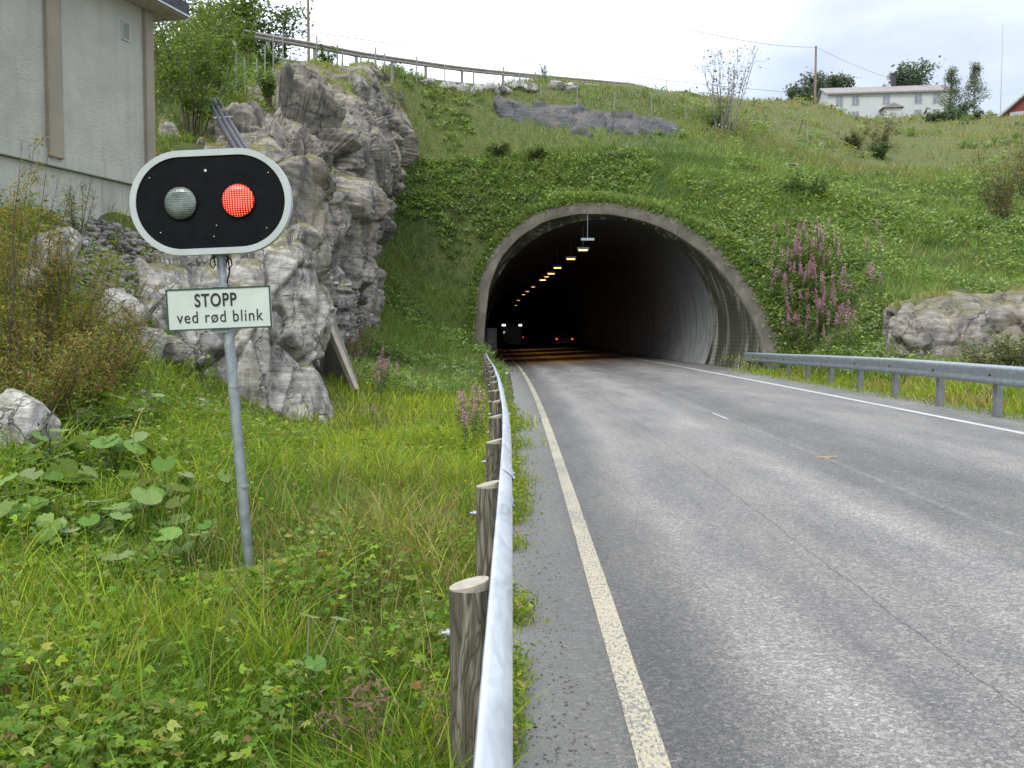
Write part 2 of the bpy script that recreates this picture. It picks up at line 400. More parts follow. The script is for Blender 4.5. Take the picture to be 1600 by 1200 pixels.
def m_wood():
    m, nt, bs = mat("weathered post wood"); g = objco(nt)
    wv = node(nt, "ShaderNodeTexWave", i_Scale=4, i_Distortion=16, i_Detail=2.5, i_Detail_Scale=1.1); wv.bands_direction = 'X'
    nt.links.new(mapping(nt, g, (1.5, 1.1, .30)), wv.inputs["Vector"])
    c = ramp(nt, wv.outputs["Fac"], [(.1, (.13, .115, .085)), (.5, (.20, .18, .14)), (.85, (.28, .255, .20))])
    gr_ = noise_(nt, mapping(nt, g, (4.2, 4.2, .75), (1.3, .2, .1)), 2.0, 2.5, .5, .6)
    ln_ = math_(nt, 'ABSOLUTE', math_(nt, 'SUBTRACT', math_(nt, 'FRACT', math_(nt, 'MULTIPLY', gr_, 15)), .5))
    c = mixc(nt, ramp(nt, ln_, [(.0, (.85, .85, .85)), (.22, (.25, .25, .25)), (.5, (0, 0, 0))]), c, (.055, .047, .032))
    c = mixc(nt, .7, c, ramp(nt, noise_(nt, mapping(nt, g, (30, 30, 1.5)), 5, 6, .8), [(.3, (.2, .2, .2)), (.7, (.8, .8, .8))]), 'OVERLAY')
    c = mixc(nt, ramp(nt, noise_(nt, mapping(nt, g, (1, 1, .3)), 5, 5), [(.45, (0, 0, 0)), (.75, (.6, .6, .6))]), c, (.10, .12, .075))
    nt.links.new(c, bs.inputs["Base Color"]); bs.inputs["Roughness"].default_value = 1; bs.inputs['Specular IOR Level'].default_value = .1
    bump(nt, bs, ln_, .6, .006); return m
M['wood'] = m_wood()
M['endgrain'] = simple("sawn end grain", (.30, .26, .19), (.46, .42, .34), 30, .9, .3)
M['paleplank'] = simple("bleached timber", (.30, .25, .19), (.46, .40, .33), 12, .9, .3, 0, (1, 1, .2))
M['postgrey'] = simple("grey fence stake", (.20, .19, .17), (.36, .35, .32), 18, .9, .3, 0, (1, 1, .2))
M['polewood'] = simple("utility pole wood", (.16, .12, .085), (.30, .24, .18), 14, .9, .3, 0, (1, 1, .15))
def emis(name, c, s):
    m, nt, bs = mat(name); bs.inputs["Base Color"].default_value = (*c, 1)
    bs.inputs["Emission Color"].default_value = (*c, 1); bs.inputs["Emission Strength"].default_value = s; return m
M['sodium'] = emis("sodium lamp glow", (1, .50, .13), 5)
M['sodiumdim'] = emis("sodium lamp glow far", (1, .50, .14), 2)
M['taillight'] = emis("lit tail lamp", (1, .10, .03), 1.0)
M['bluelamp'] = emis("blue white lamp", (.65, .75, 1), 4)
M['whitelamp'] = emis("white lamp", (1, .97, .9), 1.5)

# ------------------------------------------------------------------ portal profile (u = x, z) on the hill plane
PA, PK, PY0 = .9, 1.0, 32.0
def planeY(x, z): return PY0 + PA * (8.5 - x) + PK * z
def planeZ(x, y): return (y - PY0 - PA * (8.5 - x)) / PK
def unplane(px, py):
    d = pdir(px, py); t = (PY0 + PA * 8.5 + PK * CAMZ) / (d[1] + PA * d[0] - PK * d[2])
    return d[0] * t, CAMZ + d[2] * t
_pp = [(757, 516), (764, 449), (781, 405), (811, 371), (852, 346), (902, 335), (956, 336), (1004, 346), (1044, 361), (1098, 396), (1132, 433), (1159, 472), (1179, 509), (1189, 545), (1191, 573)]
prof = [unplane(*q) for q in _pp]
prof = [(prof[0][0] - .02, -.35), (prof[0][0] - .03, .5)] + prof + [(prof[-1][0] + .02, -.2)]
prof = np.array(prof)
def resample(pl, n):
    s = np.r_[0, np.cumsum(np.hypot(*np.diff(pl, axis=0).T))]; q = np.linspace(0, s[-1], n)
    r = np.stack([np.interp(q, s, pl[:, 0]), np.interp(q, s, pl[:, 1])], 1)
    for _ in range(3): r[1:-1] = (r[:-2] + 2 * r[1:-1] + r[2:]) / 4
    return r
prof = resample(prof, 90)
_t = np.gradient(prof, axis=0); _t /= np.hypot(*_t.T)[:, None]
pnorm = np.stack([-_t[:, 1], _t[:, 0]], 1)      # outward
def in_poly(px, pz, poly):
    ins = np.zeros(px.shape, bool); n = len(poly); j = n - 1
    for i in range(n):
        xi, zi = poly[i]; xj, zj = poly[j]
        c = ((zi > pz) != (zj > pz)) & (px < (xj - xi) * (pz - zi) / (zj - zi + 1e-12) + xi)
        ins ^= c; j = i
    return ins
def off_poly(d):
    q = prof + pnorm * d
    return np.concatenate([[[q[0, 0], -9]], q, [[q[-1, 0], -9]]])
def dist_profile(x, z):
    d = np.full(x.shape, 1e9)
    for q in prof[::3]: d = np.minimum(d, np.hypot(x - q[0], z - q[1]))
    return d

# ------------------------------------------------------------------ terrain
def rbf(pts, c=1.2, smooth=.02):
    p = np.array(pts, float); X = p[:, :2]; n = len(X)
    r = np.sqrt(((X[:, None] - X[None]) ** 2).sum(2) + c * c)
    A = np.zeros((n + 3, n + 3)); A[:n, :n] = r + np.eye(n) * -smooth; A[:n, n] = 1; A[:n, n + 1:] = X; A[n, :n] = 1; A[n + 1:, :n] = X.T
    wts = np.linalg.solve(A, np.r_[p[:, 2], 0, 0, 0])
    def f(x, y):
        sh = x.shape; q = np.stack([x.ravel(), y.ravel()], 1); o = np.zeros(len(q))
        for i in range(0, len(q), 40000):
            qq = q[i:i + 40000]; rr = np.sqrt(((qq[:, None] - X[None]) ** 2).sum(2) + c * c)
            o[i:i + 40000] = rr @ wts[:n] + wts[n] + qq @ wts[n + 1:]
        return o.reshape(sh)
    return f
LOWPX = [(0, 1200, 3.4), (300, 1200, 3.5), (600, 1100, 4.1), (395, 890, 6.3), (200, 900, 6.2), (20, 900, 6.1), (100, 750, 8.5), (0, 740, 8.5), (200, 700, 10),
         (600, 800, 8.8), (500, 720, 12.2), (650, 700, 13.5), (200, 620, 12.5), (0, 600, 11), (0, 450, 14), (100, 400, 16), (0, 300, 16.5), (200, 345, 20), (150, 500, 14.5), (230, 450, 17),
         (240, 560, 15), (330, 640, 16), (480, 660, 18.3), (600, 600, 27), (550, 575, 24), (540, 600, 21.5), (565, 500, 36), (650, 560, 34), (650, 620, 22), (700, 545, 38), (740, 560, 38),
         (600, 480, 40), (600, 420, 43.5), (640, 300, 48), (620, 200, 51), (700, 450, 44.5), (690, 380, 46), (600, 118, 53), (700, 200, 52), (760, 152, 55), (800, 210, 51.5), (900, 200, 52), (850, 128, 57), (900, 160, 55), (1000, 133, 64),
         (850, 270, 48.5), (1000, 260, 48), (1100, 205, 58), (1100, 152, 74), (1200, 200, 68), (1270, 162, 100), (1200, 158, 88), (1200, 300, 43), (1300, 250, 60), (1300, 205, 80), (1400, 188, 132), (1600, 188, 128), (1500, 188, 130),
         (1400, 215, 95), (1500, 215, 95), (1600, 215, 90), (1400, 255, 70), (1550, 262, 64), (1300, 300, 48), (1400, 300, 50), (1550, 330, 42), (1250, 360, 38), (1300, 400, 34.5), (1400, 400, 35), (1600, 400, 34), (1600, 450, 29.5), (1500, 440, 30.5),
         (1390, 490, 28), (1300, 480, 31), (1240, 450, 34), (1240, 530, 32), (1300, 545, 29), (1390, 560, 24.5), (1500, 565, 23.2), (1600, 570, 21.5), (1600, 600, 17)]
lowp = [P(*q) for q in LOWPX]
for y in (-8, -3, 1, 5, 10, 15, 20, 26, 32):
    lowp.append((-.6, y, -.03))
    if y < 30: lowp.append((9.0, y, .42))
lowp += [P(150, 335, 18.2), P(215, 350, 19.2), P(60, 318, 16.9), P(245, 368, 19.8)]
for x, y, z in [(-6, -6, .1), (-3, -6, -.02), (-12, 0, .9), (-12, 8, 1.8), (-20, 5, 3.5), (-16, 14, 4.2), (-30, 10, 5), (14, 0, .8), (14, 12, 1.0), (20, 5, 1.5), (40, 10, 4), (60, 40, 12), (30, 25, 5), (50, 60, 17),
                (120, 60, 20), (120, 130, 31), (60, 180, 31), (90, 220, 30), (0, 120, 19), (0, 200, 18), (0, 90, 19), (-4, 62, 15.5), (5, 75, 19), (14, 80, 21.5), (120, 220, 30), (-30, 120, 17), (-60, 60, 14), (-60, 150, 15), (25, 110, 25), (30, 200, 28)]:
    lowp.append((x, y, z))
lowf = rbf(lowp)
UPPX = [(250, 232, 24), (260, 120, 29), (300, 95, 33), (345, 82, 38), (470, 97, 42), (560, 108, 44), (605, 116, 51), (340, 205, 27.5), (400, 175, 31), (480, 160, 34), (540, 135, 38), (450, 115, 39), (622, 175, 50)]
upf = rbf([P(*q) for q in UPPX] + [(-15, 60, 14.6), (-10, 50, 13.9), (-40, 60, 14.5), (-40, 24, 7), (-22, 26, 7), (-13, 24, 6.2), (-15, 34, 10.5), (-6, 62, 15.4), (-5, 52, 14.2), (0, 70, 16.6), (-30, 120, 17), (0, 120, 19), (0, 200, 18), (-60, 150, 15)])
midf = rbf([P(150, 335, 18.2), P(215, 350, 19.2), P(60, 318, 16.9), P(245, 368, 19.8), P(150, 440, 18), P(240, 400, 19.5), P(300, 402, 20), P(400, 372, 21), P(480, 368, 21.5), P(500, 480, 26), P(560, 505, 32), P(200, 345, 20.5), P(250, 330, 21), (-14, 22, 4.4), (-20, 20, 4.6), (-7.4, 20, 4.1)])
lineA = np.array([(-30, 16), P(170, 600, 17.2)[:2], P(300, 600, 18.0)[:2], P(430, 600, 18.9)[:2], P(487, 600, 20.0)[:2], P(495, 600, 23.5)[:2], P(550, 500, 31)[:2], P(565, 500, 39)[:2], (-5.8, 70)])
lineB = np.array([(-40, 22), (-14, 22.5), P(235, 300, 22.8)[:2], P(350, 300, 24)[:2], P(470, 300, 25.8)[:2], P(488, 300, 29)[:2], P(530, 300, 33.5)[:2], P(572, 300, 43)[:2], P(602, 200, 50.5)[:2], (-6.8, 75)])
def sdist(x, y, pl):
    best = np.full(x.shape, 1e9); sg = np.zeros(x.shape)
    for (x0, y0), (x1, y1) in zip(pl[:-1], pl[1:]):
        dx, dy = x1 - x0, y1 - y0; l2 = dx * dx + dy * dy
        t = np.clip(((x - x0) * dx + (y - y0) * dy) / l2, 0, 1)
        ex, ey = x - x0 - t * dx, y - y0 - t * dy; d = np.hypot(ex, ey)
        s = np.sign(dx * (y - y0) - dy * (x - x0)); m_ = d < best - 1e-9
        best = np.where(m_, d, best); sg = np.where(m_, s, sg)
    return best * sg      # positive on the left of the line (behind the cliff)
def sst(a, b, v):
    t = np.clip((v - a) / (b - a), 0, 1); return t * t * (3 - 2 * t)
def vnoise(x, y, s, seed):
    r = np.random.default_rng(seed); G = r.random((256, 256))
    X = x / s; Y = y / s; i = np.floor(X).astype(int); j = np.floor(Y).astype(int); fx = X - i; fy = Y - j
    fx = fx * fx * (3 - 2 * fx); fy = fy * fy * (3 - 2 * fy)
    g = lambda a, b: G[a % 256, b % 256]
    return (g(i, j) * (1 - fx) + g(i + 1, j) * fx) * (1 - fy) + (g(i, j + 1) * (1 - fx) + g(i + 1, j + 1) * fx) * fy - .5
def sst(a, b, v):
    t = np.clip((v - a) / (b - a), 0, 1); return t * t * (3 - 2 * t)
def H(x, y, bumps=True):
    x = np.asarray(x, float); y = np.asarray(y, float)
    lo = lowf(x, y)
    a = sst(0.0, .9, sdist(x, y, lineA)); b = sst(0.0, 1.5, sdist(x, y, lineB))
    a = a * sst(44, 36, y)
    h = lo + a * (midf(x, y) - lo) * (x < -2.5)
    h = h + b * (upf(x, y) - h) * (x < 5) * sst(4.5, -3, x) ** .01
    if bumps:
        am = np.clip((np.abs(x - 4) - 5) * .25, 0, 1)
        h = h + am * (.35 * vnoise(x, y, 2.3, 1) + .14 * vnoise(x, y, .8, 2) + .6 * vnoise(x, y, 7, 3) * np.clip((y - 25) / 20, 0, 1))
    # portal plane
    zp = planeZ(x, y); ins = in_poly(x, zp, off_poly(0)); d = dist_profile(x, zp); d = np.where(ins, 0, d)
    wp = 1 - sst(.7, 2.6, d); wp = np.where((zp > -1.5), wp, 0)
    if bumps: zp = zp + .1 * vnoise(x, y, 1.2, 9) * sst(.2, 1, d)
    h = h + wp * (zp - h)
    # road corridor
    xr = x - cshift(y); zr = zroad(x, y) - .07
    out_ = np.maximum(-.15 - xr, xr - 8.3); wr = 1 - sst(0, 1.3, out_)
    front = (zp < zr + .05) | (y < 30)
    h = np.where(front, h + wr * (zr - h), h)
    h = np.where((wr > .5) & ~front, np.maximum(h, zr), h)
    return h
def axis(segs):
    o = [segs[0][0]]
    for a, b, s in segs:
        n = max(1, int(round((b - a) / s))); o += list(np.linspace(a, b, n + 1)[1:])
    return np.array(o)
gx = axis([(-80, -30, 4), (-30, -14, .8), (-14, 13, .22), (13, 26, .5), (26, 60, 1.2), (60, 160, 4)])
gy = axis([(-12, 0, .6), (0, 27, .25), (27, 52, .22), (52, 80, .6), (80, 160, 2), (160, 280, 6)])
GX, GY = np.meshgrid(gx, gy, indexing='ij')
GZ = H(GX, GY)
ZPL = planeZ(GX, GY)
_road_hide = (np.abs(GX - cshift(GY) - 4.0) < 3.9)
vin = in_poly(GX, ZPL, off_poly(.34)) & (ZPL > -.3) & (np.abs(GZ - ZPL) < 1.0) & (GY > 30)
nx_, ny_ = GX.shape
idx = np.arange(nx_ * ny_).reshape(nx_, ny_)
F = np.stack([idx[:-1, :-1], idx[1:, :-1], idx[1:, 1:], idx[:-1, 1:]], -1)
kill = vin[:-1, :-1] & vin[1:, :-1] & vin[1:, 1:] & vin[:-1, 1:]
F = F[~kill]
ground = link("ground", npmesh("ground", np.stack([GX, GY, GZ], -1).reshape(-1, 3), F.reshape(-1, 4), smooth=True), M['ground'])
tag(ground, "grassy hillside and verge ground", kind="structure")
# bilinear height lookup that includes everything
def Hs(x, y):
    x = np.asarray(x, float); y = np.asarray(y, float)
    i = np.clip(np.searchsorted(gx, x) - 1, 0, nx_ - 2); j = np.clip(np.searchsorted(gy, y) - 1, 0, ny_ - 2)
    fx = np.clip((x - gx[i]) / (gx[i + 1] - gx[i]), 0, 1); fy = np.clip((y - gy[j]) / (gy[j + 1] - gy[j]), 0, 1)
    return (GZ[i, j] * (1 - fx) + GZ[i + 1, j] * fx) * (1 - fy) + (GZ[i, j + 1] * (1 - fx) + GZ[i + 1, j + 1] * fx) * fy
def Hp(x, y): return float(Hs(np.array([x]), np.array([y]))[0])
def onray(px, py, D0=3, D1=200):
    """first place where the sight line through a photo pixel meets the ground"""
    ds = np.geomspace(D0, D1, 900); d = pdir(px, py); t = ds / d[1]
    hz = CAMZ + d[2] * t; g = Hs(d[0] * t, ds); k = np.argmax(g >= hz)
    if g[k] < hz[k]: k = -1
    return np.array([d[0] * t[k], ds[k], g[k]])

# ------------------------------------------------------------------ road
def strip(name, xa, xb, y0, y1, dz, material, step=1.0, jitter=0):
    ys = np.arange(y0, y1 + step, step); V = []; UV = []; n = 5 if xb - xa > 1 else 2
    for k, y in enumerate(ys):
        for i in range(n):
            u = xa + (xb - xa) * i / (n - 1)
            if jitter and i in (0, n - 1): u += jitter * (mnoise.noise((y * 1.7, i * 9.1, 3)))
            x = u + float(cshift(y)); V.append((x, y, BANK * (u - .5) + dz)); UV.append((u, y))
    Fq = [(k * n + i, k * n + i + 1, (k + 1) * n + i + 1, (k + 1) * n + i) for k in range(len(ys) - 1) for i in range(n - 1)]
    me = npmesh(name, np.array(V), np.array(Fq), smooth=True)
    uvl = me.uv_layers.new(name="UVMap"); li = np.zeros(len(me.loops), np.int32); me.loops.foreach_get("vertex_index", li)
    uvl.data.foreach_set("uv", np.array(UV, np.float32)[li].ravel())
    return link(name, me, material)
road = strip("road", -.06, 8.1, -10, 40, 0, M['asphalt'], .5, .12)
tag(road, "grey two lane asphalt road running into the tunnel", kind="structure")
road2 = strip("tunnel_road", -1.6, 8.6, 40.01, 260, .0, M['asphalt'], 2)
tag(road2, "dark asphalt road inside the tunnel", kind="structure")
l1 = strip("edge_line", .44, .56, -10, 120, .004, M['yline'], .5, .006); tag(l1, "worn cream edge line along the left side of the road", kind="structure")
l2 = strip("edge_line", 6.71, 6.83, 2, 120, .004, M['wline'], .5, .006); tag(l2, "white edge line along the right side of the road", kind="structure")
def marks(name, quads, m, label):
    V = []; Fq = []; UV = []
    for (x0, x1, y0, y1) in quads:
        b = len(V)
        for (x, y) in ((x0, y0), (x1, y0), (x1, y1), (x0, y1)):
            V.append((x + float(cshift(y)), y, BANK * (x - .5) + .004)); UV.append((x, y))
        Fq.append((b, b + 1, b + 2, b + 3))
    me = npmesh(name, np.array(V), np.array(Fq)); uvl = me.uv_layers.new(name="UVMap")
    li = np.zeros(len(me.loops), np.int32); me.loops.foreach_get("vertex_index", li); uvl.data.foreach_set("uv", np.array(UV, np.float32)[li].ravel())
    o = link(name, me, m); tag(o, label, kind="structure")
marks("road_mark", [(3.52, 3.78, 11.28, 11.40), (3.60, 3.66, 11.15, 11.28)], M['ypaint'], "small yellow survey mark on the centre joint of the road")
marks("centre_line", [(3.57, 3.605, 16.4, 17.6)], M['wline'], "faded white centre line dash on the road")

# ------------------------------------------------------------------ tunnel
tun = empty("tunnel", (3.5, 40, 0), "arched concrete road tunnel with dark interior cut into the grassy hillside", "tunnel")
def loft(name, rows, m, smooth=True, off=(3.5, 40, 0)):
    rows = np.array(rows); a, b = rows.shape[:2]; ii = np.arange(a * b).reshape(a, b)
    Fq = np.stack([ii[:-1, :-1], ii[1:, :-1], ii[1:, 1:], ii[:-1, 1:]], -1).reshape(-1, 4)
    return link(name, npmesh(name, (rows - np.array(off)).reshape(-1, 3), Fq, smooth=smooth), m, tun)
n_ = len(prof)
tt = np.linspace(0, 1, n_)
rw = .50 + .10 * np.sin(tt * PI) + np.array([.05 * mnoise.noise((t * 9, 1, 1)) for t in tt]); outp = prof + pnorm * rw[:, None]
def p3(q, dy): return np.stack([q[:, 0], planeY(q[:, 0], q[:, 1]) + dy, q[:, 1]], 1)
loft("portal_ring", [p3(prof, .30), p3(prof, -.16), p3(prof + pnorm * .04, -.20), p3(outp - pnorm * .04, -.20), p3(outp, -.16), p3(outp, 1.5)], M['ring'], False)
CU, CZ, CR = 3.45, 1.9, 4.78
ang = np.arctan2(prof[:, 1] - CZ, prof[:, 0] - CU)
ang = np.where(ang < -PI / 2, ang + 2 * PI, ang)
circ = np.stack([CU + CR * np.cos(ang), CZ + CR * np.sin(ang)], 1)
seamY = 39.4 + .9 * (8.2 - circ[:, 0]); seam = np.stack([circ[:, 0], seamY, circ[:, 1]], 1)
front = p3(prof, .02)
grow = prof * 1.0; back = circ + (circ - [CU, CZ]) / CR * .10
backp = np.stack([back[:, 0], seamY + .02, back[:, 1]], 1)
loft("portal_barrel", [front + (backp - front) * s for s in np.linspace(0, 1, 9)] + [np.stack([circ[:, 0], seamY - .02, circ[:, 1]], 1)], M['barrel'])
rows = [seam - [0, .03, 0]]
for y in list(range(50, 250, 6)):
    s = float(cshift(y) - cshift(42)); zz = circ[:, 1].copy()
    rows.append(np.stack([circ[:, 0] + s, np.full(n_, y, float), zz], 1))
rows.append(np.stack([np.full(n_, CU - 3.0), np.full(n_, 247.), np.full(n_, -.5)], 1))
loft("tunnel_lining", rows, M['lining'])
# lamps on the tunnel roof (each hangs by a rod)
lampspec = [(918, 376, 0), (911, 390, 2), (892, 404, 2), (871, 418, 2), (861, 427, 2), (854, 432, 1), (848, 437, 2), (833, 448, 1), (824, 455, 1), (818, 460, 1), (810, 469, 1), (806, 477, 1)]
for k, (px, py, lit) in enumerate(lampspec):
    zt = 5.55; zd = (pdir(px, py)[2] / pdir(px, py)[1]); D = (zt - CAMZ) / zd
    x = pdir(px, py)[0] / pdir(px, py)[1] * D
    e = empty("tunnel_lamp", (x, D, zt), ["unlit lamp housing hanging first inside the tunnel roof", "dim lit orange lamp farther along the dark tunnel roof", "bright orange lamp glowing along the dark tunnel roof"][lit], "lamp", "lamps along the tunnel roof")
    MB().box((0, 0, .05), (.56, .26, .10)).build("housing", M['galvdull'], e)
    if lit: MB().box((0, 0, -.035), (.42 if lit == 2 else .28, .18, .03)).build("lens", M['sodium'] if lit == 2 else M['sodiumdim'], e)
    roofz = CZ + math.sqrt(max(0.1, CR ** 2 - (x - CU - float(cshift(D) - cshift(42))) ** 2))
    MB().tube([(0, 0, .10), (0, 0, roofz - zt + .02)], .012, 6).build("hanger", M['galvdull'], e)
for yy in (50, 60, 72, 86):
    ld = bpy.data.lights.new("tunnel_lamp_light", 'AREA'); ld.energy = 26; ld.spread = math.radians(75); ld.color = (1, .42, .08); ld.size = .7; ld.size_y = .3; ld.shape = 'RECTANGLE'
    lo_ = bpy.data.objects.new("tunnel_lamp_light", ld); col.objects.link(lo_); lo_.parent = tun; lo_.location = (-.3 + float(cshift(yy)), yy - 40, 5.45)
# ------------------------------------------------------------------ rock faces
def hsh(i, j, k, s):
    v = np.sin(i * 127.1 + j * 311.7 + k * 74.7 + s * 53.3) * 43758.5453
    return v - np.floor(v)
def facet(Q, cell, seed, an=(1, 1, 1)):
    q = Q / (cell * np.array(an)); b = np.floor(q); best = np.full(len(q), 1e9); o = np.zeros(len(q)); sec = np.full(len(q), 1e9)
    for di in (-1, 0, 1):
        for dj in (-1, 0, 1):
            for dk in (-1, 0, 1):
                I, J, K = b[:, 0] + di, b[:, 1] + dj, b[:, 2] + dk
                c = np.stack([I + hsh(I, J, K, seed), J + hsh(I, J, K, seed + 1), K + hsh(I, J, K, seed + 2)], 1)
                d = q - c; r = (d * d).sum(1)
                val = hsh(I, J, K, seed + 3) - .5 + 1.5 * ((hsh(I, J, K, seed + 4) - .5) * d[:, 0] + (hsh(I, J, K, seed + 5) - .5) * d[:, 1] + (hsh(I, J, K, seed + 6) - .5) * d[:, 2]) * 1.6
                m_ = r < best
                sec = np.where(m_, best, np.minimum(sec, r)); o = np.where(m_, val, o); best = np.where(m_, r, best)
    edge = np.clip((np.sqrt(sec) - np.sqrt(best)) / .09, 0, 1)
    return o, edge
def rotq(Q, a, b):
    R = np.array(Matrix.Rotation(a, 3, 'Z') @ Matrix.Rotation(b, 3, 'X')); return Q @ R.T
def rock_disp(Qs, n, amp, cell, seed):
    q = rotq(Qs, .5, .35)
    wob = np.stack([vnoise(Qs[:, 0] + 31, Qs[:, 2] + Qs[:, 1] * .7, .9, 21), vnoise(Qs[:, 1], Qs[:, 2] - Qs[:, 0], .9, 22), vnoise(Qs[:, 0], Qs[:, 1] + Qs[:, 2], .8, 23)], 1) * .16 * cell
    q = q + wob
    a, e1 = facet(q, cell, seed, (.9, .9, 1.5)); b, e2 = facet(q + 7, cell * .40, seed + 11, (1, 1, 1.7)); c, e3 = facet(q + 3, cell * .15, seed + 23, (1, 1, 1.2))
    return a * amp * .85 + b * amp * .24 + c * amp * .05 - (1 - e1) * amp * .30 - (1 - e2) * amp * .13
def catmull(A, n):
    A = np.array(A, float); m = len(A); t = np.linspace(0, m - 1, n); i = np.clip(t.astype(int), 0, m - 2); f = (t - i)[:, None]
    p0 = A[np.maximum(i - 1, 0)]; p1 = A[i]; p2 = A[i + 1]; p3_ = A[np.minimum(i + 2, m - 1)]
    sh = (len(t),) + (1,) * (A.ndim - 1); f = f.reshape(sh)
    return p1 * (1 - f) + p2 * f if False else .5 * ((2 * p1) + (-p0 + p2) * f + (2 * p0 - 5 * p1 + 4 * p2 - p3_) * f ** 2 + (-p0 + 3 * p1 - 3 * p2 + p3_) * f ** 3)
NV = {}
def rock_wall(name, rows, res, amp, cell, seed, m, label, cat="rock"):
    """rows: list of rows (bottom -> top) of equal-length 3D control points"""
    R = np.array(rows); ln = np.linalg.norm(np.diff(R, axis=1), axis=2).sum(1).mean(); ht = np.linalg.norm(np.diff(R, axis=0), axis=2).sum(0).max()
    nu, nv = int(ln / res), int(ht / res)
    A = catmull(R, nv); B = catmull(A.transpose(1, 0, 2), nu)          # (nu, nv, 3)
    du = np.gradient(B, axis=0); dv = np.gradient(B, axis=1); n = np.cross(du, dv); n /= np.linalg.norm(n, axis=2, keepdims=True) + 1e-9
    Q = B.reshape(-1, 3); nn = n.reshape(-1, 3)
    d = rock_disp(Q, nn, amp, cell, seed) * np.tile(1 - .65 * sst(.62, .9, np.linspace(0, 1, nv)), nu)
    side = np.stack([vnoise(Q[:, 2], Q[:, 0] + Q[:, 1], .7, 31), vnoise(Q[:, 1], Q[:, 2], .7, 32), vnoise(Q[:, 0], Q[:, 2], .7, 33) * .5], 1) * amp * .12
    Q = Q + nn * d[:, None] + side
    ii = np.arange(nu * nv).reshape(nu, nv)
    Fq = np.stack([ii[:-1, :-1], ii[1:, :-1], ii[1:, 1:], ii[:-1, 1:]], -1).reshape(-1, 4)
    NV[seed] = nv
    c = Q.mean(0); o = link(name, npmesh(name, Q - c, Fq), m, loc=c)
    return tag(o, label, cat), Q
def G(px, py, D, dz=0):
    p = P(px, py, D); return (p[0], p[1], p[2] + dz)
rowsA = [[G(140, 640, 15.5, -.6), G(230, 640, 16.2, -.6), G(330, 660, 16.8, -.5), G(430, 675, 17.6, -.5), G(494, 668, 18.6, -.5), G(498, 640, 20.5, -.5), G(505, 610, 24, -.5), G(556, 560, 31, -.6), G(575, 520, 38, -.6)],
         [G(145, 560, 15.9), G(232, 555, 16.5), G(335, 560, 17.1), G(440, 570, 18.0), G(494, 560, 19.0), G(500, 540, 21), G(512, 540, 25), G(556, 535, 31.5), G(572, 505, 38)],
         [G(150, 480, 16.5), G(232, 480, 17.1), G(330, 470, 17.8), G(440, 455, 18.6), G(491, 455, 19.6), G(500, 450, 21.6), G(520, 450, 26), G(556, 500, 32), G(570, 480, 38)],
         [G(152, 445, 17.4), G(240, 425, 18.0), G(318, 400, 18.8), G(430, 375, 19.6), G(484, 368, 20.4), G(498, 380, 22.8), G(520, 420, 27), G(553, 480, 33), G(566, 470, 39)],
         [G(170, 440, 19.5), G(250, 412, 20.5), G(325, 385, 21.5), G(425, 366, 22.5), G(476, 362, 23.0), G(490, 375, 25.5), G(515, 410, 30), G(545, 470, 35), G(560, 465, 40)]]
cliffA, QA = rock_wall("rock_outcrop", rowsA, .06, .62, 1.55, 3, M['rock'], "pale fractured rock buttress behind the red light signal pole, rising from the grass")
rowsB = [[G(235, 430, 21.2, -.8), G(340, 420, 22.2, -.8), G(440, 410, 23.4, -.8), G(486, 420, 25.5, -.8), G(505, 500, 28.5, -.8), G(535, 510, 31.5, -.8), G(560, 505, 35, -.6), G(572, 500, 41, -.4), G(585, 480, 46)],
         [G(235, 330, 21.8), G(342, 320, 23), G(445, 310, 24.2), G(500, 330, 26.5), G(530, 350, 29.5), G(556, 360, 33), G(575, 380, 37), G(580, 400, 42), G(592, 390, 47.5)],
         [G(240, 275, 22.5), G(345, 262, 24), G(450, 240, 25.5), G(515, 240, 28), G(560, 245, 31), G(590, 250, 35), G(606, 265, 39), G(603, 300, 44.5), G(606, 300, 49)],
         [G(248, 252, 24), G(345, 205, 26), G(440, 195, 28), G(505, 188, 30.5), G(545, 185, 33.5), G(580, 190, 37.5), G(612, 205, 42), G(616, 222, 46.5), G(622, 225, 50.5)],
         [G(262, 238, 25.5), G(360, 178, 28.5), G(435, 160, 31), G(490, 138, 34), G(535, 130, 37), G(572, 112, 40.5), G(596, 122, 45), G(610, 170, 48.5), G(626, 180, 52)],
         [G(280, 226, 27), G(380, 150, 31.5), G(440, 115, 36.5), G(490, 100, 40), G(530, 103, 42.0), G(570, 108, 44.0), G(592, 114, 47.5), G(612, 140, 51), G(630, 170, 54)]]
cliffB, QB = rock_wall("rock_cliff", rowsB, .08, 1.15, 2.2, 5, M['browngneiss'], "tall grey blocky rock cliff beside the green slope left of the tunnel")
rowsC = [[G(1378, 590, 26, -.4), G(1386, 575, 24.6, -.4), G(1450, 580, 23.6, -.5), G(1540, 585, 22.8, -.5), G(1640, 590, 22.0, -.6), G(1760, 590, 21.4, -.6)],
         [G(1384, 530, 26.5), G(1390, 525, 25), G(1450, 530, 24.1), G(1540, 530, 23.4), G(1640, 530, 22.6), G(1760, 530, 22)],
         [G(1386, 490, 27), G(1394, 487, 25.6), G(1455, 482, 24.8), G(1540, 480, 24.2), G(1640, 470, 23.4), G(1760, 470, 22.8)],
         [G(1400, 480, 28.5), G(1420, 474, 27), G(1470, 465, 26.6), G(1550, 460, 26.4), G(1640, 455, 26), G(1760, 450, 25.4)],
         [G(1430, 474, 31), G(1460, 462, 31), G(1500, 452, 30.5), G(1560, 447, 30), G(1650, 440, 29.5), G(1760, 436, 29)]]
cliffC, QC = rock_wall("rock_outcrop", rowsC, .08, .34, 1.3, 9, M['outcropgneiss'], "low grey rock outcrop behind the guardrail on the right of the road")
